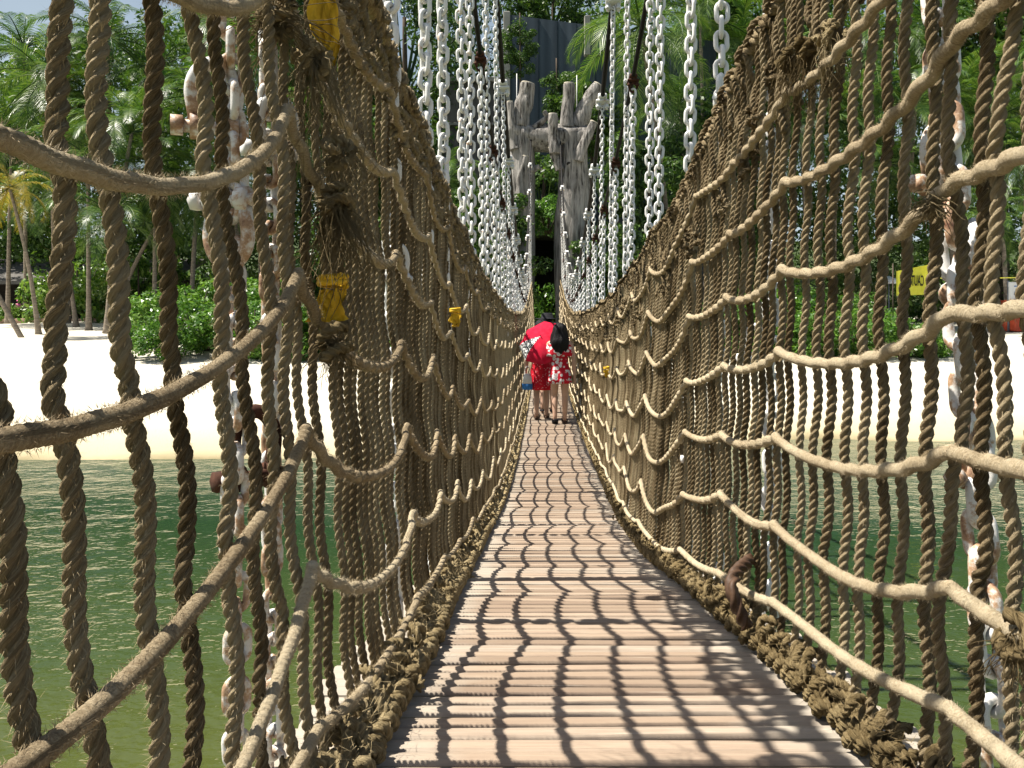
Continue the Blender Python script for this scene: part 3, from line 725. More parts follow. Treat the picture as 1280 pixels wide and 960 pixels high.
gp('branch_stub', [(700, 215), (694, 200), (689, 187)], .18, .14, 10, dy=-.5)
gp('branch_stub', [(650, 262), (652, 228), (657, 199)], .26, .15, 11, dy=-.52)
gp('branch_stub', [(668, 162), (684, 148), (681, 142)], .13, .09, 12, dy=-.3)
gp('branch_stub', [(664, 215), (672, 210), (676, 213)], .14, .05, 13, dy=-.3)
for k_, (px_, y0_) in enumerate(((646, 92), (721, 94))):
    MB().tube(local(gate, [at(px_, 160, 33.5), at(px_, y0_, 33.5)]), .018, 6, (1, 0, 0)).build('thin_rod', 'white_cloth', gate)
mb = MB()   # knot holes
for px_, py_, rr in ((711, 205, .10), (692, 156, .09)):
    mb.tube(local(gate, [at(px_, py_, D - .60), at(px_, py_, D - .66)]), [rr, rr * .9], 14, (0, 0, 1))
mb.build('knot_hole', 'hut_dark', gate)
# landing behind the gate and its crossing log
landing = empty('gate_landing', (.1, 37, -1.0), 'dark timber landing with a low rail behind the driftwood gate', 'landing')
mb = MB(); mb.box((0, 1.5, .1), (3.4, 8, .25), bev=.03); mb.build('platform', 'kerb_wood', landing)
mb = MB()
for sx in (-1.5, 1.5):
    for yy in (-1, 1.5, 4): mb.tube([(sx, yy, .2), (sx, yy, 1.3)], .07, 10, (1, 0, 0))
    mb.tube([(sx, -1.3, 1.25), (sx, 4.4, 1.25)], .06, 10, (0, 0, 1))
mb.build('rail', 'bark', landing)

sh = empty('entrance_shelter', (.3, 40, gz(.3, 40)), 'flat grey shelter roof over dark walls added to darken the driftwood gate opening', 'shelter')
zr = (390 - 292) * .04 - gz(.3, 40)
MB().box((0, 1.5, zr + .12), (4.6, 5, .24), bev=.03).build('roof', 'concrete', sh, False)
MB().box((0, 4.0, zr / 2), (4.4, .2, zr - .01)).build('back_wall', 'hut_dark', sh, False)  # near-black back and sides, added so the opening below the roof looks dark
for sx in (-2.1, 2.1): MB().box((sx, 1.6, zr / 2), (.2, 4.4, zr - .01)).build('darkening_wall', 'hut_dark', sh, False)
# ------------------------------------------------------------------ slate building behind
bd = empty('slate_building', (3.0, 50, 0), 'tall windowless slate blue building behind the driftwood gate', 'building')
mb = MB(); z1 = .390 * 0 + (390 - 18) * .05; xL = (634 - 680) * .05 - 3.0
V = [(xL, -.0, 0), (7.5, -1.2, 0), (7.5, 9, 0), (xL, 9, 0), (xL, 0, z1), (7.5, -1.2, z1 - 2.1), (7.5, 9, z1 - 2.1), (xL, 9, z1)]
mb.add(V, [(0, 1, 5, 4), (1, 2, 6, 5), (2, 3, 7, 6), (3, 0, 4, 7), (4, 5, 6, 7)]); mb.build('wall', 'slate_wall', bd, False)
mb = MB()
for f in np.linspace(0.06, .97, 11):
    x = xL + (7.5 - xL) * f; mb.box((x, -1.2 * f - .03, z1 / 2 - 1.05 * f), (.05, .10, z1 - 2.1 * f))
mb.build('seam_strips', 'slate_wall', bd, False)
mb = MB(); mb.box((xL - .02, .05, z1 / 2), (.42, .46, z1 + .3), bev=.03); mb.build('corner_pilaster', 'concrete', bd, False)
mb = MB(); mb.box(((733 - 680) * .05 - 3.0, -.95, 16.9), (.36, .5, 2.4), bev=.03); mb.build('upright_fin', 'concrete', bd, False)
wing = empty('low_wing', ((590 - 680) * .053, 53, 0), 'lower dark wing with a pale ledge left of the slate building', 'building')
mb = MB(); mb.box((0, 3, 7.6), (4.4, 6, 15.2)); mb.build('wall', 'hut_roof', wing, False)
mb = MB(); mb.box((0, -.15, 15.3), (4.8, .7, .3), bev=.03); mb.box((0, -.1, 12.4), (4.6, .5, .18), bev=.02); mb.build('ledge', 'concrete', wing, False)

# ------------------------------------------------------------------ vegetation
def frond(mb, g, L, elev, az, roll, dry=0.):
    n = 46; e0 = elev; u = np.linspace(0, 1, n)
    droop = R(g.uniform(75, 125)) * (1 if elev > 0 else .55)
    pit = e0 - droop * u ** 1.5
    st = L / (n - 1); dx = np.cos(pit) * st; dz = np.sin(pit) * st
    r = np.concatenate([[0], np.cumsum(dx[:-1])]); z = np.concatenate([[0], np.cumsum(dz[:-1])])
    side = g.normal(0, .10) * L * u ** 2
    ca, sa = math.cos(az), math.sin(az)
    P = np.stack([ca * r - sa * side, sa * r + ca * side, z], -1)
    T = np.gradient(P, axis=0); T /= np.linalg.norm(T, axis=1)[:, None]
    S = np.cross(T, [0, 0, 1.]); S /= np.linalg.norm(S, axis=1)[:, None] + 1e-9
    Nn = np.cross(S, T)
    mb.tube(P, np.linspace(.045, .006, n) * L / 4, 4, (0, 0, 1))
    idx = np.arange(5, n)
    for sg in (-1, 1):
        p = P[idx]; uu = u[idx]; m = len(idx)
        ll = L * .235 * np.sin(PI * np.clip(uu * .92 + .08, 0, 1)) ** .6 * g.uniform(.8, 1.1, m) + .08
        dr = g.uniform(.25, .75, m) + .25 * uu
        d1 = sg * S[idx] * (.85 - .35 * uu[:, None]) + T[idx] * (.45 + .5 * uu[:, None]) + Nn[idx] * (.25 - .2 * dr[:, None])
        d1 /= np.linalg.norm(d1, axis=1)[:, None]
        mid = p + d1 * (ll * .5)[:, None]
        tip = mid + d1 * (ll * .42)[:, None] + np.array([0, 0, -1.]) * (ll * .42 * dr)[:, None]
        w = T[idx] * (.030 * L / 4)
        V = np.stack([p - w * .6, p + w * .6, mid + w, mid - w, tip], 1).reshape(-1, 3)
        b = np.arange(m)[:, None] * 5
        mb.add(V, b + np.array([[0, 1, 2, 3]]), b + np.array([[3, 2, 4]]))
def palm_crown(seed, n=22, L=4.0, yellow=0, low=-35):
    g = np.random.default_rng(seed); mb = MB()
    for i in range(n):
        f = i / (n - 1); el = R(80 - (80 - low) * f ** .9 + g.normal(0, 7)); az = i * 2.4 + g.normal(0, .25)
        frond(mb, g, L * g.uniform(.82, 1.1) * (.75 + .25 * min(1, f * 3)), el, az, 0)
    return mb
CROWNS = [palm_crown(200 + i, 23 + i % 3, 4.1, 0, (-55, -35, -20, -45)[i % 4]).mesh('crown', 'leaf_palm') for i in range(4)]
CROWN_Y = palm_crown(300, 20, 3.4, 0, -60).mesh('crown', 'leaf_palm_yellow')
def palm(px, py, d, bx, sc, label, v=0, yellow=False, bd=None, group='coconut palms behind the beach'):
    top = at(px, py, d); bx_ = (bx - 680) / 1000 * d; by = d + random.uniform(-1, 1); base = np.array([bx_, by, gz(bx_, by) - .1])
    o = empty('palm_tree', base, label, 'palm tree', group)
    u = np.linspace(0, 1, 36); t = top - base; bend = np.array([t[0], t[1], 0]) * .25
    P = np.outer(u, t) + np.outer(np.sin(PI * u), bend) * -.5
    rr = .135 * (1 + .7 * np.exp(-u * 14)) * (1 - .35 * u) * (1 + .04 * np.cos(np.arange(36) * 2.2))
    MB().tube(P, rr * (sc ** .5), 10, (1, 0, 0)).build('trunk', 'palm_trunk', o)
    sc *= 1.22
    inst('crown', CROWN_Y if yellow else CROWNS[v % 4], o, t, (random.uniform(-.15, .15), random.uniform(-.15, .15), random.uniform(0, 6.28)), sc)
    return o
def leaf_cloud(mb, g, centers, radii, n, size, squash=.8, flat=.55):
    k = len(centers); c = g.integers(0, k, n)
    D = g.normal(0, 1, (n, 3)); D /= np.linalg.norm(D, axis=1)[:, None]
    rr = np.asarray(radii)[c] * g.uniform(.15, 1, n) ** .45
    P = np.asarray(centers)[c] + D * rr[:, None] * [1, 1, squash]
    N = D * .6 + g.normal(0, .7, (n, 3)) + [0, 0, flat]; N /= np.linalg.norm(N, axis=1)[:, None]
    A = np.cross(N, g.normal(0, 1, (n, 3))); A /= np.linalg.norm(A, axis=1)[:, None]; B = np.cross(N, A)
    s = (size * g.uniform(.6, 1.25, n))[:, None]
    V = np.stack([P - A * s * .5, P + B * s * .22 - N * s * .06, P + A * s * .5, P - B * s * .22 - N * s * .06], 1).reshape(-1, 3)
    mb.add(V, (np.arange(n)[:, None] * 4 + np.arange(4)[None]))
def broad_crown(seed, w, h, nclump=46, n=7000, size=.42):
    g = np.random.default_rng(seed); mb = MB(); C = []; Rr = []
    for _ in range(nclump):
        D = g.normal(0, 1, 3); D /= np.linalg.norm(D); r = g.uniform(.3, 1) ** .5
        C.append(D * [w, w, h] * r * g.uniform(.75, 1.12)); Rr.append(g.uniform(.16, .34) * w)
    leaf_cloud(mb, g, np.array(C), np.array(Rr), n, size)
    for c in C[:12]: mb.tube(np.outer(np.linspace(0, 1, 8), c - np.array([0, 0, -h * .6])) + [0, 0, -h * .6], np.linspace(.10, .02, 8), 5, (1, .3, 0))
    return mb
BROAD = [broad_crown(400 + i, 3.6, 4.2).mesh('crown', 'leaf_dark') for i in range(3)]
BROAD_FINE = broad_crown(420, 3.6, 4.6, 60, 5200, .30).mesh('crown', 'leaf_dark')
def tree(px, py, d, sc, label, v=0, fine=False, group='leafy trees behind the palms'):
    c = at(px, py, d); g0 = gz(c[0], d); o = empty('leafy_tree', (c[0], d, g0), label, 'tree', group)
    t = c - np.array([c[0], d, g0]); u = np.linspace(0, 1, 20); wob = snoise(int(px) + 5, 3, 2, 6)
    MB().tube(np.outer(u, t + [0, 0, 2.]) + np.stack([.2 * wob(u) * u, .2 * wob(u + 2) * u, 0 * u], -1), np.linspace(.34, .10, 20) * sc, 10, (1, 0, 0)).build('trunk', 'bark', o)
    inst('crown', BROAD_FINE if fine else BROAD[v % 3], o, t, (0, 0, random.uniform(0, 6.28)), sc)
    return o
# palms, left shore
for a in [
    (58, 95, 47, 70, 1.05, 'coconut palm with dark hanging fronds below the patch of open sky', 0),
    (135, 48, 50, 150, 1.0, 'tallest coconut palm on the left shore, its crown against the sky', 1),
    (165, 165, 43, 140, .95, 'coconut palm with bright arching fronds behind the nearest left ropes', 2),
    (258, 120, 45, 240, 1.0, 'coconut palm with pale drooping fronds behind the rusty shackles', 3),
    (62, 245, 46, 101, .8, 'short coconut palm with a leaning grey trunk on the left sand', 1),
    (138, 268, 41, 150, .75, 'small coconut palm with a straight speckled trunk beside the shrubs', 2),
    (228, 235, 46, 142, .9, 'coconut palm with a slanting trunk close behind the speckled trunk', 0),
    (325, 70, 49, 330, 1.0, 'coconut palm crown between the two chains of the left net', 1),
    (405, 150, 48, 400, .9, 'coconut palm in shade behind the frayed rope ends', 2),
    (300, 225, 47, 285, .85, 'coconut palm low behind the bright shrubs on the left', 3),
    (200, 85, 53, 205, 1.0, 'coconut palm at the back between the first left ropes', 3),
    (455, 95, 54, 460, .95, 'coconut palm farther back beyond the top of the left net', 0),
    (15, 165, 50, 10, .9, 'coconut palm at the left border above the yellow fronded palm', 3),
    (-70, 120, 47, -60, 1.0, 'coconut palm just beyond the left border of the beach', 2),
    (560, 225, 42, 556, .62, 'young bright palm behind the white chains left of the gate', 1),
    # right shore
    (800, 32, 40.5, 850, 1.1, 'coconut palm whose long fronds hang in front of the slate building', 0),
    (850, 130, 45, 862, .9, 'dense palm directly right of the driftwood gate', 1),
    (925, 60, 50, 930, 1.0, 'coconut palm behind the two big white chains on the right', 2),
    (1000, 150, 46, 1010, .9, 'coconut palm behind the upper middle of the right net', 3),
    (1080, 60, 50, 1085, 1.05, 'tall coconut palm behind the knotted top of the right net', 0),
    (1110, 205, 45, 1112, .8, 'coconut palm with a thin trunk above the yellow sign', 1),
    (1200, 120, 48, 1195, 1.0, 'coconut palm behind the nearest right chain', 2),
    (1232, 265, 42, 1226, .65, 'short palm with yellowish leaf bases beside the nearest right chain', 3),
    (1290, 190, 44, 1292, .85, 'coconut palm with glossy fronds at the right border', 0),
    (1160, 30, 54, 1165, 1.0, 'coconut palm at the back between right net and right chain', 3),
    (1330, 60, 48, 1335, 1.0, 'coconut palm just beyond the right border', 1),
    (770, 190, 44, 775, .6, 'small dark palm close behind the right gate post', 2),
    (100, 140, 49, 95, 1.0, 'coconut palm with overlapping fronds between the first and second left ropes', 2),
    (30, 60, 52, 25, .95, 'coconut palm under the open sky at the upper left border', 1),
    (195, 205, 44, 190, .95, 'coconut palm with low hanging fronds left of the rusty shackles', 0),
    (350, 160, 46, 345, 1.0, 'coconut palm behind the highest left rope cusp', 3),
    (110, 195, 44, 120, .85, 'coconut palm with feathery fronds above the speckled trunk', 3),
    (290, 30, 52, 295, 1.1, 'tall coconut palm behind the top of the rusty left chain', 2),
    (1045, 150, 47, 1040, .95, 'coconut palm with long fronds behind the upper cusps of the right net', 2),
    (1145, 130, 46, 1140, .95, 'coconut palm left of the pin of the nearest right chain', 1),
    (1240, 150, 46, 1250, 1.0, 'coconut palm right of the pin of the nearest right chain', 0),
    (970, 90, 48, 965, 1.0, 'coconut palm just behind the upper edge of the right net', 1),
    (875, 20, 47, 880, 1.1, 'coconut palm between the slate building and the big right chains', 2),
]: palm(*a)
palm(12, 235, 39, 33, .62, 'palm with yellowed fronds standing on the sand at the left border', 0, True)
pt = empty('leaning_trunk', at(30, 425, 38.6), 'thin bare leaning trunk crossing the foot of the yellow fronded palm', 'trunk')
P = np.stack([np.linspace(0, -2.6, 14), np.zeros(14), np.linspace(-.1, 4.6, 14) ** 1.02], -1) if False else np.stack([np.linspace(0, -2.6, 14), np.zeros(14), np.linspace(-.1, 4.6, 14)], -1)
MB().tube(P, np.linspace(.13, .09, 14), 9, (0, 1, 0)).build('stem', 'palm_trunk', pt)
# leafy trees
for a in [
    (505, 60, 52, 1.25, 'airy fine leaved tree with sky showing through left of the building', 0, True),
    (585, 20, 60, 1.3, 'fine leaved tree reaching over the lower dark wing', 1, True),
    (648, 62, 45.5, .36, 'small dark tree overlapping the left corner of the slate building', 0),
    (700, 118, 44.5, .36, 'small leafy tree rising just behind the log beam of the gate', 1),
    (470, 205, 48, 1.0, 'dark tree low behind the top edge of the left net', 1),
    (690, -5, 60, 1.0, 'round green tree showing above the slate building roof', 2),
    (548, 290, 44, .75, 'dark bush like tree behind the left white chains', 0),
    (735, 150, 44, .62, 'leafy tree growing up between the gate and the slate wall', 2),
    (810, 245, 42, .85, 'light green tree right of the driftwood gate', 0),
    (900, 215, 47, 1.1, 'broad green tree behind the right hand chains', 1),
    (960, 0, 58, 1.4, 'tall tree behind the upper corner of the right net', 2),
    (1255, 40, 58, 1.4, 'tall dark tree at the upper right border', 0),
    (380, 10, 60, 1.3, 'tall dark tree behind the yellow cloth at the top of the left net', 0),
    (430, 320, 40, .8, 'dark tree at the back of the bright left shrubs', 2),
    (680, 250, 47, .8, 'dark tree filling the opening of the driftwood gate', 1),
]: tree(*a)
# shrubs
def shrub_mesh(seed, n, size, mat, w=1.7, h=1.9, name='foliage'):
    g = np.random.default_rng(seed); mb = MB(); C = []; Rr = []
    for _ in range(34):
        a = g.uniform(0, 2 * PI); r = g.uniform(0, 1) ** .5; z = g.uniform(.1, 1) * (1 - .45 * r * r)
        C.append([w * r * math.cos(a), w * r * math.sin(a), h * z]); Rr.append(g.uniform(.3, .6))
    leaf_cloud(mb, g, np.array(C), np.array(Rr), n, size, .8, .8); return mb.mesh(name, mat)
SHR = [shrub_mesh(500 + i, 8500, .17, 'leaf_shrub') for i in range(3)]
SHD = [shrub_mesh(510 + i, 7000, .19, 'leaf_pandan') for i in range(2)]
stem = MB()
for i in range(9):
    a = i * .7; stem.tube([(.1 * math.cos(a), .1 * math.sin(a), 0), (.5 * math.cos(a), .5 * math.sin(a), .7), (.9 * math.cos(a), .9 * math.sin(a), 1.5)], [.05, .04, .015], 6, (.3, .2, .9))
STEM = stem.mesh('stems', 'bark')
def shrub(px, py, d, sc, label, v=0, pand=False, zs=1.):
    x = (px - 680) / 1000 * d; z = gz(x, d) if py is None else (390 - py) / 1000 * d
    o = empty('beach_shrub', (x, d, z - .05), label, 'shrub', 'shrubs at the edge of the sand'); rz = random.uniform(0, 6.28)
    s3 = (sc, sc, sc * zs)
    inst('foliage', (SHD if pand else SHR)[v % (2 if pand else 3)], o, (0, 0, 0), (0, 0, rz), s3); inst('stems', STEM, o, (0, 0, 0), (0, 0, rz), s3)
for a in [
    (205, None, 31, .85, 'low bright shrub spilling onto the sand, leftmost of the left shrubs', 0),
    (255, None, 32.5, 1.15, 'bright green shrub behind the rusty shackle chain', 1),
    (318, None, 32, 1.25, 'bright green shrub behind the second left cusp of rope', 2),
    (385, None, 33, 1.3, 'bright shrub behind the frayed ends of the left net', 0),
    (450, None, 33, 1.3, 'bright shrub behind the middle of the left net', 1),
    (520, None, 34, 1.3, 'shrub seen between dense ropes of the left net', 2),
    (590, None, 35, 1.25, 'shrub close on the left of the driftwood gate', 0),
    (240, None, 37, 1.5, 'taller shrub behind the low bright ones on the left', 1),
    (330, None, 38, 1.6, 'tall shrub at the back of the left clump', 2),
    (790, None, 36, 1.3, 'shrub close on the right of the driftwood gate', 0),
    (860, None, 35, 1.35, 'shrub behind the far half of the right net', 1),
    (935, None, 34.5, 1.3, 'shrub behind the middle cusps of the right net', 2),
    (1005, None, 34, 1.1, 'glossy green shrub left of the yellow sign', 0),
    (1068, None, 33.5, 1.12, 'glossy green shrub just in front of the left end of the yellow sign', 1),
    (1128, None, 33.5, .95, 'low glossy shrub directly under the yellow sign', 2),
    (1172, None, 34.5, .62, 'smallest glossy shrub at the right end of the hedge by the sign', 0),
    (965, None, 38, 1.7, 'tall shrub behind the right hedge', 1),
    (1060, None, 40, 1.3, 'dark tall shrub behind the yellow sign', 2),
]: shrub(*a)
for a in [
    (95, None, 53.5, 1.9, 'big strap leaved shrub in front of the dark beach hut', 0, True, 1.2),
    (175, None, 52.5, 1.8, 'strap leaved shrub behind the speckled palm trunk', 1, True, 1.4),
    (5, None, 52.5, .8, 'small spiky plant beside the beach hut corner', 0, True, .9),
]: shrub(*a)
for a in [
    (640, 330, 34.6, .7, 'leafy climber at the foot of the left gate post', 0),
    (752, 320, 34.5, .7, 'leafy climber at the foot of the right gate post', 2),
    (625, 290, 37.5, 1.2, 'bush left of the gate behind the white chains', 2),
    (770, 280, 38, 1.2, 'bush right of the gate behind the white chains', 1),
]:
    shrub(a[0], None, a[2], a[3] * 1.25, a[4], a[5], False, 1.5)
tree(614, 288, 32.2, .50, 'leafy tree hiding the foot of the left gate post', 0)
tree(630, 352, 31.8, .42, 'low leafy tree directly left of the far bridge end', 1)
tree(768, 322, 32.2, .48, 'leafy tree hiding the foot of the right gate post', 2)
tree(745, 360, 31.8, .36, 'low leafy tree directly right of the far bridge end', 0)
shrub(684, 291, 38.2, .95, 'leafy creeper growing over the shelter roof inside the driftwood gate', 2, False, 1.0)
# woodland that closes the view: one mass
g = np.random.default_rng(77); mb = MB(); C = []; Rr = []
for layer, (d0, cnt) in enumerate(((58, 46), (70, 46), (84, 46))):
    for i in range(cnt):
        x = np.interp(i, [0, cnt - 1], [-62, 62]) * d0 / 58 + g.uniform(-1.5, 1.5); y = d0 + g.uniform(-3, 3)
        px = 680 + 1000 * x / y
        top = (17.0 if px < 60 else 19.5 if px < 130 else 22) * d0 / 58 + g.uniform(-1.5, 1.5)
        if 430 < px < 620: top = 16.5 * d0 / 58 + g.uniform(-2, 2)
        if abs(x - 3) < 7 and layer == 0: continue
        zz = gz(x, y)
        for j in range(9):
            f = j / 8; C.append([x + g.normal(0, 1.4), y + g.normal(0, 1.2), zz + (top - zz) * (f * .95 + .02) + g.normal(0, .6)]); Rr.append(g.uniform(1.5, 2.7))
leaf_cloud(mb, g, np.array(C), np.array(Rr), 420000, .52, .9, .4)
tag(mb.build('woodland', 'leaf_dark'), 'dark green woodland closing the view behind the palms', 'woodland', kind='stuff')

# ------------------------------------------------------------------ hut, kiosk, sign
hut = empty('beach_hut', (-36, 57, gz(-36, 57)), 'dark open beach hut with a low thatched eave at the left border', 'hut')
mb = MB(); mb.box((0, 2.5, 1.5), (19, 3, 3.0)); mb.build('back_wall', 'hut_dark', hut, False)
mb = MB()
rf = np.array([(-10, -1.5, 2.55), (10, -1.5, 2.55), (10, 4.5, 4.4), (-10, 4.5, 4.4), (-10, -1.5, 2.8), (10, -1.5, 2.8), (10, 4.5, 4.7), (-10, 4.5, 4.7)])
mb.add(rf, [(0, 3, 2, 1), (4, 5, 6, 7), (0, 1, 5, 4), (2, 3, 7, 6), (1, 2, 6, 5), (3, 0, 4, 7)]); mb.build('roof', 'hut_roof', hut, False)
for xx in (-9, -4.5, 0, 4.5, 9): MB().tube([(xx, -1.1, -.1), (xx, -1.1, 2.6)], .10, 10, (1, 0, 0)).build('post', 'bark', hut)
def barrier(px, w, d, label):
    x = (px - 680) / 1000 * d; o = empty('white_barrier', (x, d, gz(x, d)), label, 'barrier')
    MB().box((0, 0, .62), (w, .12, .78), bev=.02).build('panel', 'sign_white', o, False)
    for sx in (-.42, .42): MB().box((sx * w, 0, .15), (.1, .3, .3), bev=.02).build('foot', 'grey_cloth', o, False)
barrier(40, 1.3, 53.6, 'white panel barrier near the pink capped person')
barrier(78, 1.6, 54.2, 'white panel barrier between the strap leaved shrub and slanting trunk')

sg = empty('warning_sign', at(1141, 351, 34.6), 'yellow caution banner seen from behind over the right hedge', 'sign')
mb = MB(); V = []; nu = 9
for iy in (-.012, .012):
    for i in range(nu):
        u = i / (nu - 1) - .5
        V += [(u * 1.42, iy + .03 * math.sin(u * 7), -.62 + .05 * u), (u * 1.42, iy + .03 * math.sin(u * 7), .56 + .28 * u)]
q = []
for s_ in (0, 1):
    o_ = s_ * nu * 2
    for i in range(nu - 1):
        f = (o_ + i * 2, o_ + i * 2 + 2, o_ + i * 2 + 3, o_ + i * 2 + 1); q.append(f if s_ == 0 else f[::-1])
for i in range(nu - 1):
    a, b = i * 2, nu * 2 + i * 2; q += [(a, b, b + 2, a + 2), (a + 1, a + 3, b + 3, b + 1)]
e = (nu - 1) * 2; q += [(0, 1, nu * 2 + 1, nu * 2), (e, nu * 2 + e, nu * 2 + e + 1, e + 1)]
mb.add(V, q); mb.build('panel', 'sign_yellow', sg, False)
def text(body, size, mat, parent, loc, rot, wh, name='lettering', ext=.004):
    cu = bpy.data.curves.new(name, 'FONT'); cu.body = body; cu.size = size; cu.extrude = ext; cu.align_x = 'CENTER'; cu.align_y = 'CENTER'; cu.offset = .012 * size
    t = bpy.data.objects.new(name, cu); COL.objects.link(t); bpy.context.view_layer.update()
    me = bpy.data.meshes.new_from_object(t.evaluated_get(bpy.context.evaluated_depsgraph_get()))
    bpy.data.objects.remove(t); me.materials.clear(); me.materials.append(M[mat])
    o = bpy.data.objects.new(name, me); COL.objects.link(o); o.parent = parent; o.location = loc; o.rotation_euler = rot; dm = o.dimensions; o.scale = (wh[0] / dm[0], wh[1] / dm[1], 1)
    return o
text('CAUTION', .42, 'sign_black', sg, (0.0, -.055, -.02), (R(90), 0, PI), (.90, .46))
for sx in (-.85, .78): MB().tube([(sx, .02, -2.0), (sx, .02, .75)], .03, 8, (1, 0, 0)).build('pole', 'bark', sg)
MB().tube([(.7, .02, .12), (2.2, .02, .10), (4.6, .02, .14)], .018, 6, (0, 0, 1)).build('tape', 'sign_yellow', sg)

kx, ky = (1285 - 680) / 1000 * 44, 44
kiosk = empty('beach_kiosk', (kx, ky, gz(kx, ky)), 'orange red kiosk with a white sign board at the right border', 'kiosk')
MB().box((0, 0, .85), (2.4, 1.6, 1.7), bev=.04).build('body', 'red_paint', kiosk, False)
MB().box((0, -.9, .85), (2.2, .06, .08), bev=.02).build('counter', 'concrete', kiosk, False)
b = MB().box((0, -.5, 2.2), (2.7, .12, .95), bev=.02).build('sign_board', 'sign_white', kiosk, False)
mb = MB()
for i, (xx, ww) in enumerate(((-.95, .3), (-.6, .26), (-.25, .32), (.15, .25), (.5, .3))):
    th = np.linspace(0, 2 * PI, 16); mb.tube(np.stack([xx + ww * .4 * np.cos(th), np.full(16, -.575), 2.05 + .13 * np.sin(th)], -1), .03, 5, (0, 1, 0), cap=False)
mb.box((-.7, -.575, 2.45), (.8, .02, .05)); mb.build('blue_marking', 'sign_blue', kiosk)
for sx in (-1.25, 1.25): MB().tube([(sx, -.3, 0), (sx, -.3, 2.75)], .06, 8, (1, 0, 0)).build('post', 'grey_cloth', kiosk)
rx, ry = (1111 - 680) / 1000 * 47, 47
hood = empty('white_parasol', (rx, ry, gz(rx, ry)), 'small white sunshade in the dark behind the yellow sign', 'sunshade')
MB().tube([(0, 0, 0), (0, 0, 3.0)], .035, 8, (1, 0, 0)).build('pole', 'grey_cloth', hood)
MB().loft([(2.75, .62, .62, 0, 0), (2.85, .60, .60, 0, 0), (3.05, .40, .40, 0, 0), (3.2, .05, .05, 0, 0)], 16).build('canopy', 'sign_white', hood)

# ------------------------------------------------------------------ people
def body_mesh(verts, edges, rad, mat, root_i, name='body'):
    me = bpy.data.meshes.new(name); me.from_pydata([Vector(v) for v in verts], edges, [])
    o = bpy.data.objects.new(name, me); COL.objects.link(o)
    sk = o.modifiers.new('skin', 'SKIN'); sk.use_smooth_shade = True; sk.branch_smoothing = .6
    for i, r in enumerate(rad):
        s = me.skin_vertices[0].data[i]; s.radius = (r, r) if np.isscalar(r) else r; s.use_root = (i == root_i)
    su = o.modifiers.new('sub', 'SUBSURF'); su.levels = 2; su.render_levels = 2
    bpy.context.view_layer.update()
    m2 = bpy.data.meshes.new_from_object(o.evaluated_get(bpy.context.evaluated_depsgraph_get()))
    bpy.data.objects.remove(o); m2.materials.clear(); m2.materials.append(M[mat])
    for p in m2.polygons: p.use_smooth = True
    o = bpy.data.objects.new(name, m2); COL.objects.link(o); return o
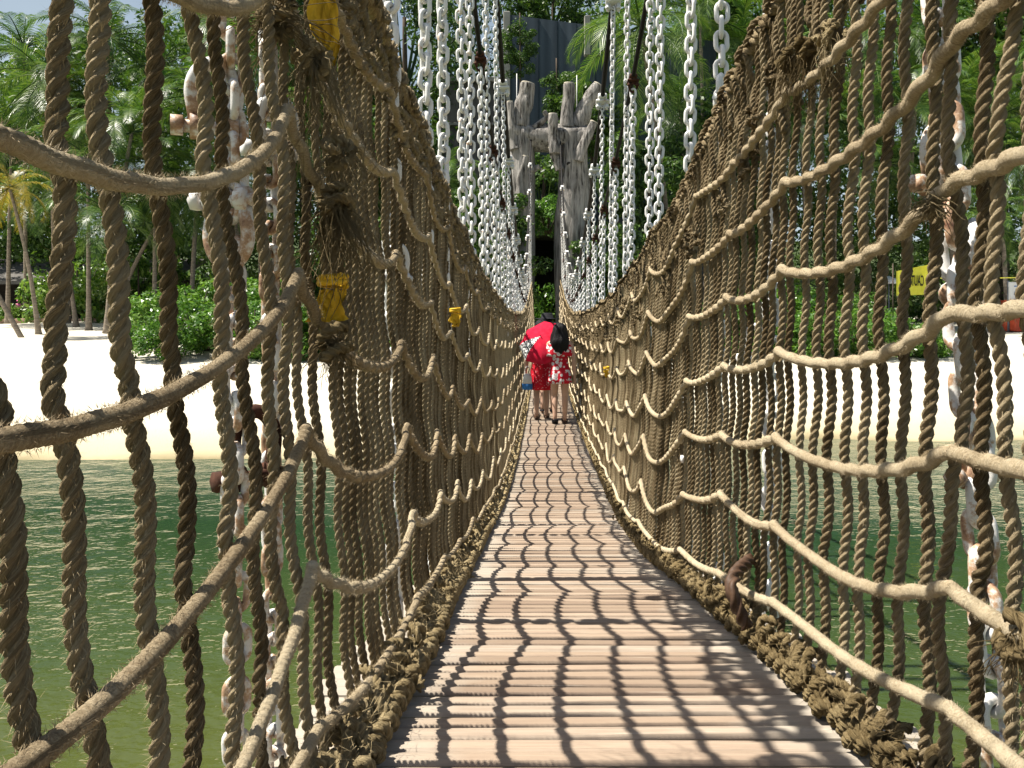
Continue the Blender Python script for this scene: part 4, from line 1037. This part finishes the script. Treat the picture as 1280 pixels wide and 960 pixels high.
def person(label, loc, H, joints, skin='skin', rz=0., group=None):
    """joints: dict of overrides in units of body height; figure faces +Y"""
    root = empty('person', loc, label, 'person', group, rz)
    J = {'pelvis': (0, 0, .53), 'belly': (0, .0, .60), 'chest': (0, -.005, .735), 'collar': (0, -.005, .81), 'neck': (0, 0, .85), 'jaw': (0, .012, .89), 'skull': (0, .005, .94), 'crown': (0, 0, .975), 'nose': (0, .062, .915),
         'shL': (-.108, -.005, .80), 'elL': (-.135, -.02, .63), 'wrL': (-.14, .03, .485), 'shR': (.108, -.005, .80), 'elR': (.135, -.02, .63), 'wrR': (.14, .03, .485),
         'hipL': (-.052, 0, .50), 'knL': (-.056, .01, .275), 'anL': (-.055, -.01, .045), 'baL': (-.058, .055, .018), 'toL': (-.06, .085, .014),
         'hipR': (.052, 0, .50), 'knR': (.056, .01, .275), 'anR': (.055, -.01, .045), 'baR': (.058, .055, .018), 'toR': (.06, .085, .014)}
    J.update(joints)
    Rd = {'pelvis': (.085, .062), 'belly': (.07, .052), 'chest': (.082, .058), 'collar': .045, 'neck': .030, 'jaw': .040, 'skull': .052, 'crown': .036, 'nose': .012,
          'sh': .034, 'el': .023, 'wr': .016, 'hip': .058, 'kn': .034, 'an': .021, 'ba': .022, 'to': .014}
    names = list(J); idx = {n: i for i, n in enumerate(names)}
    V = [np.array(J[n]) * H for n in names]; rad = []
    for n in names:
        r = Rd.get(n, Rd.get(n[:2], Rd.get(n[:3]))); rad.append(r * H if np.isscalar(r) else (r[0] * H, r[1] * H))
    E = [('pelvis', 'belly'), ('belly', 'chest'), ('chest', 'collar'), ('collar', 'neck'), ('neck', 'jaw'), ('jaw', 'skull'), ('skull', 'crown'), ('jaw', 'nose')]
    for s in 'LR':
        E += [('collar', 'sh' + s), ('sh' + s, 'el' + s), ('el' + s, 'wr' + s), ('pelvis', 'hip' + s), ('hip' + s, 'kn' + s), ('kn' + s, 'an' + s), ('an' + s, 'ba' + s), ('ba' + s, 'to' + s)]
    E = [(idx[a], idx[b]) for a, b in E]
    # calf bulge
    for s in 'LR':
        a, b = np.array(V[idx['kn' + s]]), np.array(V[idx['an' + s]]); V.append(a + (b - a) * .3 + np.array([0, -.012, 0]) * H); rad.append(.033 * H)
        i = len(V) - 1; E.remove((idx['kn' + s], idx['an' + s])); E += [(idx['kn' + s], i), (i, idx['an' + s])]
    # hands: palm and five fingers
    for s, sg in (('L', -1), ('R', 1)):
        w = np.array(V[idx['wr' + s]]); e = np.array(V[idx['el' + s]]); d = (w - e) / np.linalg.norm(w - e)
        sd = np.cross(d, [1., 0, 0]); sd /= np.linalg.norm(sd) + 1e-9; nn = np.cross(sd, d)
        V.append(w + d * .045 * H); rad.append((.017 * H, .017 * H)); pi_ = len(V) - 1; E.append((idx['wr' + s], pi_))
        for k, (off, ln) in enumerate(((-.018, .030), (-.006, .038), (.006, .036), (.018, .028))):
            a = w + d * .07 * H + sd * off * H; b = a + d * ln * H + nn * sg * -.008 * H
            V += [a, b]; rad += [.0058 * H, .0045 * H]; E += [(pi_, len(V) - 2), (len(V) - 2, len(V) - 1)]
        a = w + d * .03 * H - sd * .022 * H; b = a + d * .03 * H - sd * .012 * H
        V += [a, b]; rad += [.0062 * H, .0048 * H]; E += [(idx['wr' + s], len(V) - 2), (len(V) - 2, len(V) - 1)]
    b = body_mesh(V, E, rad, skin, idx['pelvis']); b.parent = root
    return root, {n: np.array(J[n]) * H for n in J}
def hair_long(root, c, H, ln, mat='hair_black'):
    mb = MB(); n = 34; th = np.arange(n) * 2 * PI / n; rings = []
    zs = np.linspace(.062, -ln, 16)
    V = []
    for k, z in enumerate(zs):
        u = k / 15
        r = .066 * math.sqrt(max(.02, 1 - ((z - 0.0) / .068) ** 2)) if z > 0 else .066 + .006 * min(1, -z / .04) + .020 * max(0, min(1, (-z - .03) / .08)) - .055 * max(0, (-z - ln * .66) / ln)
        fr = r * (.72 if z < .0 else .95)
        m = 1 + .05 * np.cos(th * 7 + u * 5) + .04 * np.cos(th * 13 + u * 9) + .03 * np.cos(u * 16 + th * 2)
        V.append(np.stack([r * m * np.cos(th) * 1.05, np.where(np.sin(th) > 0, fr * .35 if z < .01 else fr * .8, r * .98) * m * np.sin(th) - .008 - .012 * u, np.full(n, z) - (.012 * np.cos(th * 5 + 1) + .008 * np.cos(th * 9)) * u ** 2], -1))
    V = np.concatenate(V) * H + c
    I = np.arange(15)[:, None] * n; J = np.arange(n)[None]; J2 = (J + 1) % n
    q = np.stack([I + J, I + n + J, I + n + J2, I + J2], -1).reshape(-1, 4); k = len(V)
    V = np.concatenate([V, [V[:n].mean(0) + [0, 0, .006 * H], V[-n:].mean(0)]]); jj = np.arange(n)
    t = np.concatenate([np.stack([np.full(n, k), jj, (jj + 1) % n], -1), np.stack([np.full(n, k + 1), 15 * n + (jj + 1) % n, 15 * n + jj], -1)])
    mb.add(V, q, t); return mb.build('hair', mat, root)
def sandal(root, p, H, mat, name='shoe', pitch=0.):
    mb = MB(); E = np.array(Euler((pitch, 0, 0)).to_matrix())
    th = np.linspace(0, 2 * PI, 20, endpoint=False); ol = np.stack([.030 * np.cos(th) * (1 + .15 * np.sin(th)), .075 * np.sin(th) + .035], -1) * H
    V = np.concatenate([np.concatenate([ol, np.full((20, 1), z)], 1) for z in (-.028 * H, -.014 * H)]); jj = np.arange(20)
    V = np.concatenate([V, [[0, .035 * H, -.028 * H], [0, .035 * H, -.014 * H]]])
    q = np.stack([jj, (jj + 1) % 20, 20 + (jj + 1) % 20, 20 + jj], -1); t = np.concatenate([np.stack([np.full(20, 40), (jj + 1) % 20, jj], -1), np.stack([np.full(20, 41), 20 + jj, 20 + (jj + 1) % 20], -1)])
    mb.add(V @ E.T + p, q, t)
    for yy in (.035, .07):
        a = np.linspace(0, PI, 9); mb.tube(np.stack([.029 * H * np.cos(a), np.full(9, yy * H), (.022 * np.sin(a) - .012) * H], -1) @ E.T + p, .006 * H, 5, (0, 1, 0))
    mb.build(name, mat, root)

# girl in the flowered dress
d = 12.55; gy = float(deck_z(d)); H = 1.58
girl, J = person('girl with black hair in a red white flowered dress walking beside the umbrella', (.245, d, gy), H,
    {'knL': (-.05, .045, .28), 'anL': (-.045, -.02, .06), 'baL': (-.05, .03, .022), 'toL': (-.052, .058, .03), 'knR': (.054, .01, .275), 'anR': (.052, .03, .042), 'baR': (.056, .09, .018), 'toR': (.058, .118, .014),
     'hipL': (-.05, 0, .50), 'elL': (-.165, .05, .66), 'wrL': (-.085, .13, .775), 'elR': (.142, -.02, .63), 'wrR': (.150, -.01, .475)})
mb = MB(); mb.loft([(.405 * H, .115 * H, .09 * H, 0, 0), (.44 * H, .112 * H, .088 * H, 0, 0), (.52 * H, .105 * H, .08 * H, 0, 0), (.60 * H, .085 * H, .065 * H, 0, 0), (.66 * H, .086 * H, .066 * H, 0, 0), (.74 * H, .096 * H, .07 * H, 0, 0), (.785 * H, .095 * H, .062 * H, 0, 0)], 54, [.09, .08, .05, .015, .01, .0, .0])
mb.build('dress', 'floral', girl)
mb = MB(); mb.loft([(.675 * H, .150 * H, .088 * H, 0, 0), (.70 * H, .148 * H, .086 * H, 0, 0), (.75 * H, .140 * H, .08 * H, 0, 0), (.79 * H, .128 * H, .070 * H, 0, 0), (.80 * H, .118 * H, .064 * H, 0, 0)], 54, [.06, .06, .04, .02, .0])
mb.build('ruffle_top', 'floral', girl)
hair_long(girl, np.array([0, -.002, .938 * H]), H, .225)
sandal(girl, np.array(J['anL']) + [0, 0, -.012], H, 'black_cloth', pitch=-.45); sandal(girl, np.array(J['anR']) + [0, 0, -.012], H, 'leather_brown')
# woman behind the umbrella
d = 13.15; gy = float(deck_z(d)); H = 1.64
woman, J = person('woman in a dotted red dress walking behind the red umbrella', (-.04, d, gy), H,
    {'knL': (-.05, .0, .275), 'anL': (-.05, -.045, .05), 'baL': (-.052, .02, .02), 'toL': (-.054, .05, .014), 'knR': (.05, .05, .28), 'anR': (.05, .06, .044), 'baR': (.052, .12, .018), 'toR': (.054, .15, .014),
     'elL': (-.15, .0, .64), 'wrL': (-.155, .03, .5), 'elR': (.14, .03, .66), 'wrR': (.07, .10, .735)})
mb = MB(); mb.loft([(.30 * H, .115 * H, .095 * H, 0, 0), (.36 * H, .115 * H, .09 * H, 0, 0), (.5 * H, .108 * H, .08 * H, 0, 0), (.60 * H, .083 * H, .064 * H, 0, 0), (.70 * H, .094 * H, .068 * H, 0, 0), (.79 * H, .105 * H, .064 * H, 0, 0), (.82 * H, .075 * H, .05 * H, 0, 0)], 54, [.08, .07, .04, .01, .0, 0, 0])
mb.build('dress', 'red_dotted', woman); hair_long(woman, np.array([0, -.002, .938 * H]), H, .13)
sandal(woman, np.array(J['anL']) + [0, 0, -.012], H, 'leather_brown'); sandal(woman, np.array(J['anR']) + [0, 0, -.012], H, 'leather_brown')
bag = empty('hand_bag', (-.27, d - .12, gy + .50), 'blue and white bag hanging beside the red umbrella', 'bag')
MB().loft([(0, .07, .05, 0, 0), (.01, .085, .06, 0, 0), (.09, .085, .055, 0, 0), (.10, .08, .05, 0, 0)], 16).build('base', 'blue_cloth', bag)
MB().loft([(.10, .080, .05, 0, 0), (.2, .07, .045, 0, 0), (.26, .05, .03, 0, 0)], 16).build('upper', 'white_cloth', bag)
a = np.linspace(0, PI, 14); MB().tube(np.stack([.045 * np.cos(a), 0 * a, .25 + .13 * np.sin(a)], -1), .008, 6, (0, 1, 0)).build('strap', 'white_cloth', bag)
# man in front with a black hat
d = 14.0; gy = float(deck_z(d)); H = 1.72
man, J = person('person in dark clothes with a black brimmed hat, foremost on the bridge', (.055, d, gy), H,
    {'anL': (-.045, -.05, .06), 'knL': (-.05, .03, .28), 'baL': (-.05, .015, .02), 'toL': (-.052, .045, .014), 'anR': (.055, .06, .045), 'baR': (.056, .12, .018), 'toR': (.057, .15, .014)})
MB().loft([(.44 * H, .09 * H, .07 * H, 0, 0), (.5 * H, .098 * H, .075 * H, 0, 0), (.6 * H, .092 * H, .07 * H, 0, 0), (.74 * H, .105 * H, .075 * H, 0, 0), (.815 * H, .098 * H, .06 * H, 0, 0), (.835 * H, .05 * H, .045 * H, 0, 0)], 28).build('shirt', 'black_cloth', man)
for s in ('L', 'R'):
    h, k = J['hip' + s], J['kn' + s]; MB().tube([h + [0, 0, .05], h, h + (k - h) * .6, k + [0, 0, .03]], [.10, .10, .085, .075], 16, (1, 0, 0)).build('shorts_leg', 'grey_cloth', man)
    sandal(man, J['an' + s] + [0, 0, -.012], H, 'black_cloth')
MB().loft([(.955 * H, .12 * H, .12 * H, 0, .0), (.962 * H, .118 * H, .118 * H, 0, 0), (.966 * H, .062 * H, .066 * H, 0, 0), (1.01 * H, .058 * H, .062 * H, 0, 0), (1.018 * H, .045 * H, .05 * H, 0, 0)], 28).build('hat', 'black_cloth', man)
MB().loft([(.90 * H, .05 * H, .05 * H, 0, -.012 * H), (.93 * H, .058 * H, .058 * H, 0, -.01 * H), (.962 * H, .06 * H, .06 * H, 0, -.005)], 20).build('hair', 'hair_black', man)
# umbrella
uc = np.array(at(680, 428, 12.75)); ax = np.array([-.30, -.75, .58]); ax /= np.linalg.norm(ax)
um = empty('umbrella', uc, 'open red umbrella with one black and white checked panel, tilted back over a shoulder', 'umbrella')
X_ = np.cross(ax, [0, 0, 1.]); X_ /= np.linalg.norm(X_); Y_ = np.cross(ax, X_)
RAD, DEP = .42, .17
CHK = max(range(8), key=lambda k: float(np.dot(math.cos(k * PI / 4 + .2 + PI / 8) * X_ + math.sin(k * PI / 4 + .2 + PI / 8) * Y_, [-.85, 0, -.5])))
for k in range(8):
    a0 = k * PI / 4 + .2; na, nu = 8, 10; mid = a0 + PI / 8; dirv = math.cos(mid) * X_ + math.sin(mid) * Y_
    V = []
    for u in range(nu + 1):
        for i in range(na + 1):
            f = i / na; a = a0 + PI / 4 * f; uu = u / nu; sag = math.sin(PI * f)
            r = RAD * math.sin(uu * 1.2) / math.sin(1.2) * (1 - .08 * sag * uu ** 3); z = DEP * (math.cos(uu * 1.2) - math.cos(1.2)) / (1 - math.cos(1.2)) - .02 * sag * uu ** 2
            V.append(r * math.cos(a) * X_ + r * math.sin(a) * Y_ + z * ax)
    V = np.array(V); I = np.arange(nu)[:, None] * (na + 1); JJ = np.arange(na)[None]
    q = np.stack([I + JJ, I + JJ + 1, I + na + 1 + JJ + 1, I + na + 1 + JJ], -1).reshape(-1, 4); n0 = len(V)
    V2 = np.concatenate([V, V - ax * .002]); q2 = np.concatenate([q, q[:, ::-1] + n0])
    chk = k == CHK
    o = MB().add(V2, q2).build('patterned_panel' if chk else 'canopy_panel', 'check_cloth' if chk else 'umbrella_red', um)
    if chk: o['label'] = 'black and white checked umbrella panel'
    rib = MB(); rib.tube([(RAD * math.sin(u * 1.2) / math.sin(1.2)) * (math.cos(a0) * X_ + math.sin(a0) * Y_) + (DEP * (math.cos(u * 1.2) - math.cos(1.2)) / (1 - math.cos(1.2)) - .006) * ax for u in np.linspace(0, 1.02, 10)], .004, 5, (.3, .2, .9)); rib.build('rib', 'black_cloth', um)
MB().tube([ax * (DEP + .05), ax * DEP, -ax * .30, -ax * .52], [.006, .006, .006, .006], 8, (.3, .2, .9)).build('shaft', 'black_cloth', um)
MB().tube([-ax * .50, -ax * .62], .014, 10, (.3, .2, .9)).build('handle', 'leather_brown', um)
# far figures by the hut
def small_person(px, d, H, label, cloth, hat, trousers):
    x = (px - 680) / 1000 * d; r, J = person(label, (x, d, gz(x, d)), H, {}, 'skin_dark', PI, 'people by the beach hut')
    MB().loft([(.48 * H, .09 * H, .07 * H, 0, 0), (.6 * H, .085 * H, .065 * H, 0, 0), (.74 * H, .105 * H, .072 * H, 0, 0), (.82 * H, .09 * H, .06 * H, 0, 0)], 20).build('shirt', cloth, r)
    for s in ('L', 'R'):
        MB().tube([J['hip' + s] + [0, 0, .04], J['kn' + s], J['an' + s] + [0, 0, .03]], [.105, .08, .06], 12, (1, 0, 0)).build('trouser_leg', trousers, r)
    MB().loft([(.935 * H, .085 * H, .085 * H, 0, .01), (.945 * H, .062 * H, .062 * H, 0, 0), (.985 * H, .05 * H, .05 * H, 0, 0), (.995 * H, .02 * H, .02 * H, 0, 0)], 18).build('hat', hat, r)
small_person(23, 54, 1.62, 'person in a pink shirt and pink cap standing by the beach hut', 'pink_cloth', 'pink_cloth', 'black_cloth')
small_person(34, 55, 1.6, 'person in grey with a white hat beside the pink capped person', 'grey_cloth', 'white_cloth', 'black_cloth')

# ------------------------------------------------------------------ light, sky, camera
EL, AZX, AZY = R(60), 1.0, .0      # sunlight travels along +X (and a touch of +Y)
h = math.cos(EL); dv = Vector((AZX, AZY, 0)).normalized() * h; dv.z = -math.sin(EL)
sun = bpy.data.lights.new('sun', 'SUN'); sun.energy = 5.0; sun.angle = R(.53); sun.color = (1., .94, .84)
so = bpy.data.objects.new('sun', sun); COL.objects.link(so); so.rotation_euler = dv.to_track_quat('-Z', 'Y').to_euler(); so.location = (-20, 0, 40)
W = bpy.data.worlds.new('World'); SC.world = W; W.use_nodes = True; nt = W.node_tree; nt.nodes.clear()
sky = nt.nodes.new('ShaderNodeTexSky'); sky.sky_type = 'NISHITA'; sky.sun_disc = False; sky.sun_elevation = EL
sky.sun_rotation = math.atan2(-dv.x, -dv.y); sky.air_density = 1.2; sky.dust_density = 2.5; sky.ozone_density = 1.0; sky.altitude = 0
bg = nt.nodes.new('ShaderNodeBackground'); bg.inputs[1].default_value = .05; wo = nt.nodes.new('ShaderNodeOutputWorld')
tcw = nt.nodes.new('ShaderNodeTexCoord'); sw = nt.nodes.new('ShaderNodeSeparateXYZ'); nt.links.new(tcw.outputs['Generated'], sw.inputs[0])
mr = nt.nodes.new('ShaderNodeMapRange'); mr.interpolation_type = 'SMOOTHSTEP'; nt.links.new(sw.outputs['Z'], mr.inputs['Value'])
for i_, v_ in ((1, .0), (2, .66), (3, .85), (4, .0)): mr.inputs[i_].default_value = v_
nzw = nt.nodes.new('ShaderNodeTexNoise'); nt.links.new(tcw.outputs['Generated'], nzw.inputs['Vector']); nzw.inputs['Scale'].default_value = 3.5; nzw.inputs['Detail'].default_value = 6
mu = nt.nodes.new('ShaderNodeMath'); mu.operation = 'MULTIPLY'; nt.links.new(mr.outputs[0], mu.inputs[0])
rw = nt.nodes.new('ShaderNodeMapRange'); nt.links.new(nzw.outputs[0], rw.inputs['Value']); rw.inputs[1].default_value = .35; rw.inputs[2].default_value = .6; rw.inputs[3].default_value = .6
nt.links.new(rw.outputs[0], mu.inputs[1])
mw = nt.nodes.new('ShaderNodeMix'); mw.data_type = 'RGBA'; nt.links.new(mu.outputs[0], mw.inputs['Factor']); nt.links.new(sky.outputs[0], mw.inputs['A']); mw.inputs['B'].default_value = (7.0, 8.3, 9.1, 1)
nt.links.new(mw.outputs['Result'], bg.inputs[0]); nt.links.new(bg.outputs[0], wo.inputs[0])
cam = bpy.data.cameras.new('camera'); co = bpy.data.objects.new('camera', cam); COL.objects.link(co)
co.location = (0, 0, 0); co.rotation_euler = (R(90), 0, 0); cam.sensor_width = 36; cam.lens = 28.125
cam.shift_x = -40 / 1280; cam.shift_y = -90 / 1280; cam.clip_start = .02; cam.clip_end = 1500
SC.camera = co
vs = SC.view_settings; vs.view_transform = 'Standard'; vs.look = 'None'; vs.exposure = .93; vs.gamma = 1; vs.use_curve_mapping = False
SC.render.engine = 'CYCLES'
SC.cycles.max_bounces = 6; SC.cycles.diffuse_bounces = 1; SC.cycles.glossy_bounces = 2; SC.cycles.transmission_bounces = 3; SC.cycles.transparent_max_bounces = 4
